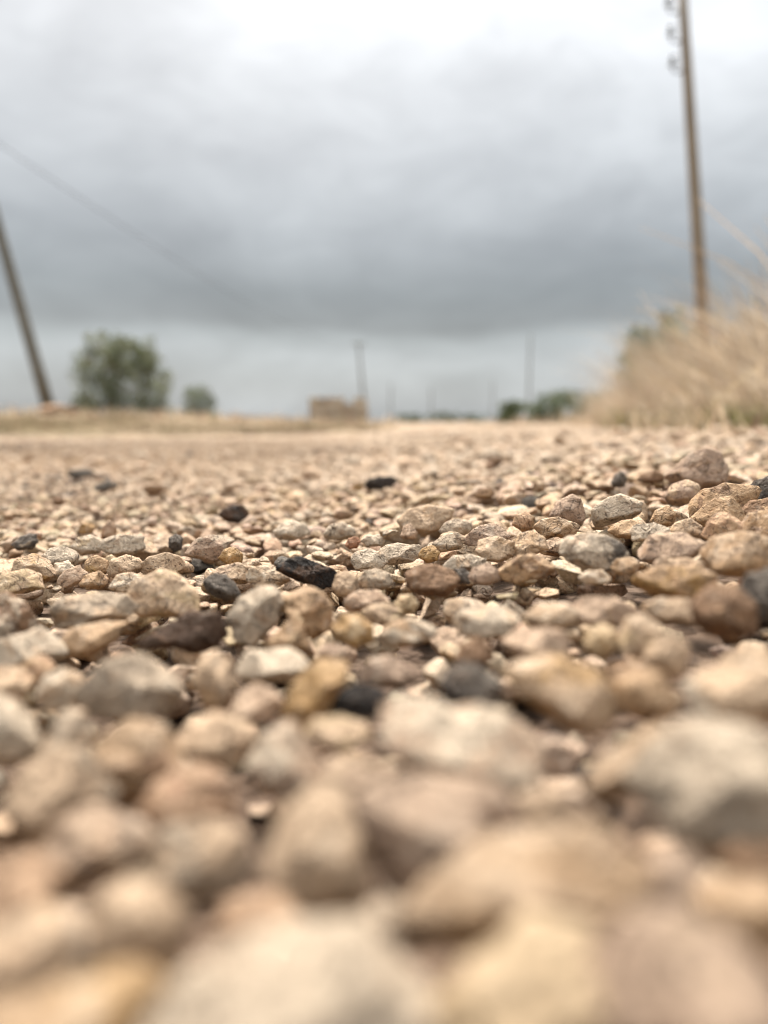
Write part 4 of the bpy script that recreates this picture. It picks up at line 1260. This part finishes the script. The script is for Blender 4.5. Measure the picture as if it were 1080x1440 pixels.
bush('bushy_tree', 'tree', at(176, 30, -0.05), 4.3, 3.0, 9500, 0.085, OLIVE, (4, 5, 4, 3, 2), 'bushy grey green tree standing alone beyond the left verge', 70, 0.06, 19, None, 0.8)
bush('bushy_tree', 'tree', at(281, 40, -0.05), 1.85, 1.75, 2200, 0.085, OLIVE, (5, 5, 3, 2, 1), 'small round green tree right of the bushy grey green one', 40, 0.06, 12, None, 0.85)
bush('shrub', 'shrub', at(930, 12.5, -0.02), 1.7, 1.62, 5200, 0.05, OLIVE, (5, 5, 3, 3, 2), 'olive green shrub behind the straw bank, left of the tall pole', 30, 0.2, 21)
bush('shrub', 'shrub', at(1010, 14.0, -0.02), 1.5, 1.1, 1600, 0.05, OLIVE, (5, 5, 3, 3, 2), 'olive green shrub hidden in straw, right of the tall pole', 14, 0.2, 23)
for px, wd, ht, lab, sd_ in ((716, 0.75, 0.75, 'slim dark green sapling at the left end of the roadside shrubs', 31), (738, 2.0, 0.70, 'dark green shrub beside the slim sapling', 32),
                             (782, 2.0, 1.05, 'middle dark green shrub in the roadside row', 33), (822, 2.1, 1.0, 'dark green shrub touching the straw bank', 34)):
    bush('shrub', 'shrub', at(px, 24.0, -0.03), wd, ht, 1500, 0.06, DGREEN, (4, 5, 4, 2, 2), lab, 24, 0.05, sd_, 'shrubs along the right side of the road')
for px, wd, ht, lab, sd_ in ((572, 4.2, 0.85, 'low distant green bush left of the far end of the road', 41), (622, 4.6, 1.0, 'low distant green bush at the far end of the road', 42),
                             (668, 3.6, 0.8, 'low distant green bush nearest the roadside shrubs', 43)):
    bush('shrub', 'shrub', at(px, 76.0, -0.03), wd, ht, 1300, 0.12, DGREEN, (4, 5, 4, 2, 2), lab, 18, 0.05, sd_, 'low bushes at the far end of the road')


# ------------------------------------------------------------------ poles and line
def pole(px, Y, height, lean, r0, label, arms=None, cross=False, mat=M_WOOD, group='utility poles'):
    """lean: metres the top stands to the side (x); arms: list of (height, side)"""
    loc = Vector(at(px, Y, -0.02))
    root = empty('utility_pole', loc)
    tag(root, label, 'pole', group)
    axis = lambda u: (lean * u, 0.0, height * u)
    us = np.linspace(0, 1, 8)
    tube_obj('shaft', [([axis(u) for u in us], [r0 * (1 - 0.42 * u) for u in us], 14)], mat, root)
    tips = []
    for hz, sd_ in arms or ():
        x0 = lean * hz / height
        br = tube_obj('bracket', [([(x0, 0, hz), (x0 + sd_ * 0.20, 0, hz - 0.05), (x0 + sd_ * 0.29, 0, hz - 0.02), (x0 + sd_ * 0.31, 0, hz + 0.12)], 0.022, 8)], M_IRON, root)
        c = (x0 + sd_ * 0.31, 0, hz + 0.12)
        tube_obj('insulator', [([(c[0], 0, c[2] - 0.03), (c[0], 0, c[2] + 0.01), (c[0], 0, c[2] + 0.02), (c[0], 0, c[2] + 0.07), (c[0], 0, c[2] + 0.09), (c[0], 0, c[2] + 0.14), (c[0], 0, c[2] + 0.17)],
                                [0.075, 0.075, 0.045, 0.042, 0.058, 0.052, 0.02], 14)], M_PORC, br)
        tips.append(loc + Vector((c[0], 0, c[2] + 0.05)))
    if cross:
        hz = height - 0.25
        x0 = lean * hz / height
        cb = tube_obj('crossarm', [([(x0 - 0.75, 0.12, hz), (x0 + 0.75, 0.12, hz)], 0.07, 8)], mat, root)
        for q in (-0.65, 0.0, 0.65):
            tube_obj('insulator', [([(x0 + q, 0.12, hz + 0.05), (x0 + q, 0.12, hz + 0.13), (x0 + q, 0.12, hz + 0.22)], [0.03, 0.06, 0.03], 8)], M_PORC, cb)
    return root, tips


_, tipsL = pole(75, 17.0, 8.2, -1.92, 0.138, 'leaning grey wooden pole rising out of frame at the left', [(5.62, 1), (6.35, 1), (7.1, 1)], mat=M_GREYWOOD)
pole(994, 17.0, 9.25, -1.02, 0.155, 'tall brown wooden pole with iron hook brackets above the straw bank', [(7.20, -1), (7.79, -1), (8.36, -1)])
pF, _ = pole(514, 88.0, 9.0, -0.75, 0.17, 'distant wooden pole beside the ruined stone hut', cross=True, mat=M_GREYWOOD)
pole(549, 170.0, 9.0, 0.1, 0.16, 'faint far pole right of the one by the hut', mat=M_GREYWOOD)
pole(606, 172.0, 8.2, -0.1, 0.17, 'faint far pole near the end of the road', mat=M_GREYWOOD)
pole(690, 150.0, 8.6, 0.2, 0.13, 'faint far pole above the low bushes', mat=M_GREYWOOD)
pole(741, 82.0, 9.1, 0.1, 0.12, 'slim distant pole standing over the roadside shrubs', mat=M_GREYWOOD)

A = tipsL[0]
B = Vector(pF.location) + Vector((-0.74 - 0.65, 0.12, 8.9))
wire = []
for u in np.linspace(0, 1, 40):
    p = A.lerp(B, float(u))
    wire.append((p.x, p.y, p.z - 4 * 1.1 * u * (1 - u)))
tag(tube_obj('power_line', [(wire, 0.0085, 6)], M_CABLE), 'sagging cable strung from the leaning pole to the distant pole', 'cable')

# mound of orange soil at the foot of the leaning pole
D = ICO[3][0]
q = facet_params(np.random.default_rng(77), amp=0.06)
Vm = D * facet_r(D, q)[:, None] * (0.34, 0.3, 0.13)
o = mesh_np('soil_mound', Vm, ICO[3][1], M_SOIL)
o.location = at(86, 16.4, 0.05)
tag(o, 'mound of orange soil at the foot of the leaning pole', 'mound')

# ruined hut of rough blocks
hut = empty('ruined_hut', at(475, 58, -0.32))
tag(hut, 'low ruined hut of rough tan stone blocks beside the distant pole', 'ruin')
rh = np.random.default_rng(5)
BLK = []
for k in range(6):
    bm = bmesh.new()
    bmesh.ops.create_cube(bm, size=1.0)
    for v_ in bm.verts:
        v_.co *= 1 + rh.uniform(-0.07, 0.07)
    bmesh.ops.bevel(bm, geom=bm.edges[:], offset=0.07, segments=1, affect='EDGES')
    me = bpy.data.meshes.new('stone_block')
    bm.to_mesh(me); bm.free()
    me.materials.append(M_BLOCK)
    BLK.append(me)


def block(x, y, z, sx, sy, sz, rz=0.0):
    o = bpy.data.objects.new('stone_block', BLK[int(rh.integers(6))])
    COL.objects.link(o)
    o.parent = hut
    o.location = (x, y, z)
    o.scale = (sx, sy, sz)
    o.rotation_euler = (rh.normal(0, 0.02), rh.normal(0, 0.02), rz + rh.normal(0, 0.02))


ROWH = 0.44
for row in range(5):
    z = ROWH * (row + 0.5)
    x = -2.1 + rh.uniform(0, 0.15)
    while x < 2.05:
        L_ = rh.uniform(0.45, 0.75)
        skip = (row == 4 and rh.random() < 0.25) or (0.55 < x + L_ / 2 < 1.15 and row in (1, 2))
        if not skip:
            block(x + L_ / 2, rh.normal(0, 0.015), z, L_ - 0.025, 0.45, ROWH - 0.025)
        x += L_
    for sx in (-1.9, 1.9):
        for k in range(4):
            block(sx + rh.normal(0, 0.02), 0.55 + 0.62 * k, z, 0.44, 0.60, ROWH - 0.025)
    x = -1.6
    while x < 1.6 and row < 4:
        block(x + 0.3, 3.0, z, 0.6, 0.42, ROWH - 0.025)
        x += 0.63
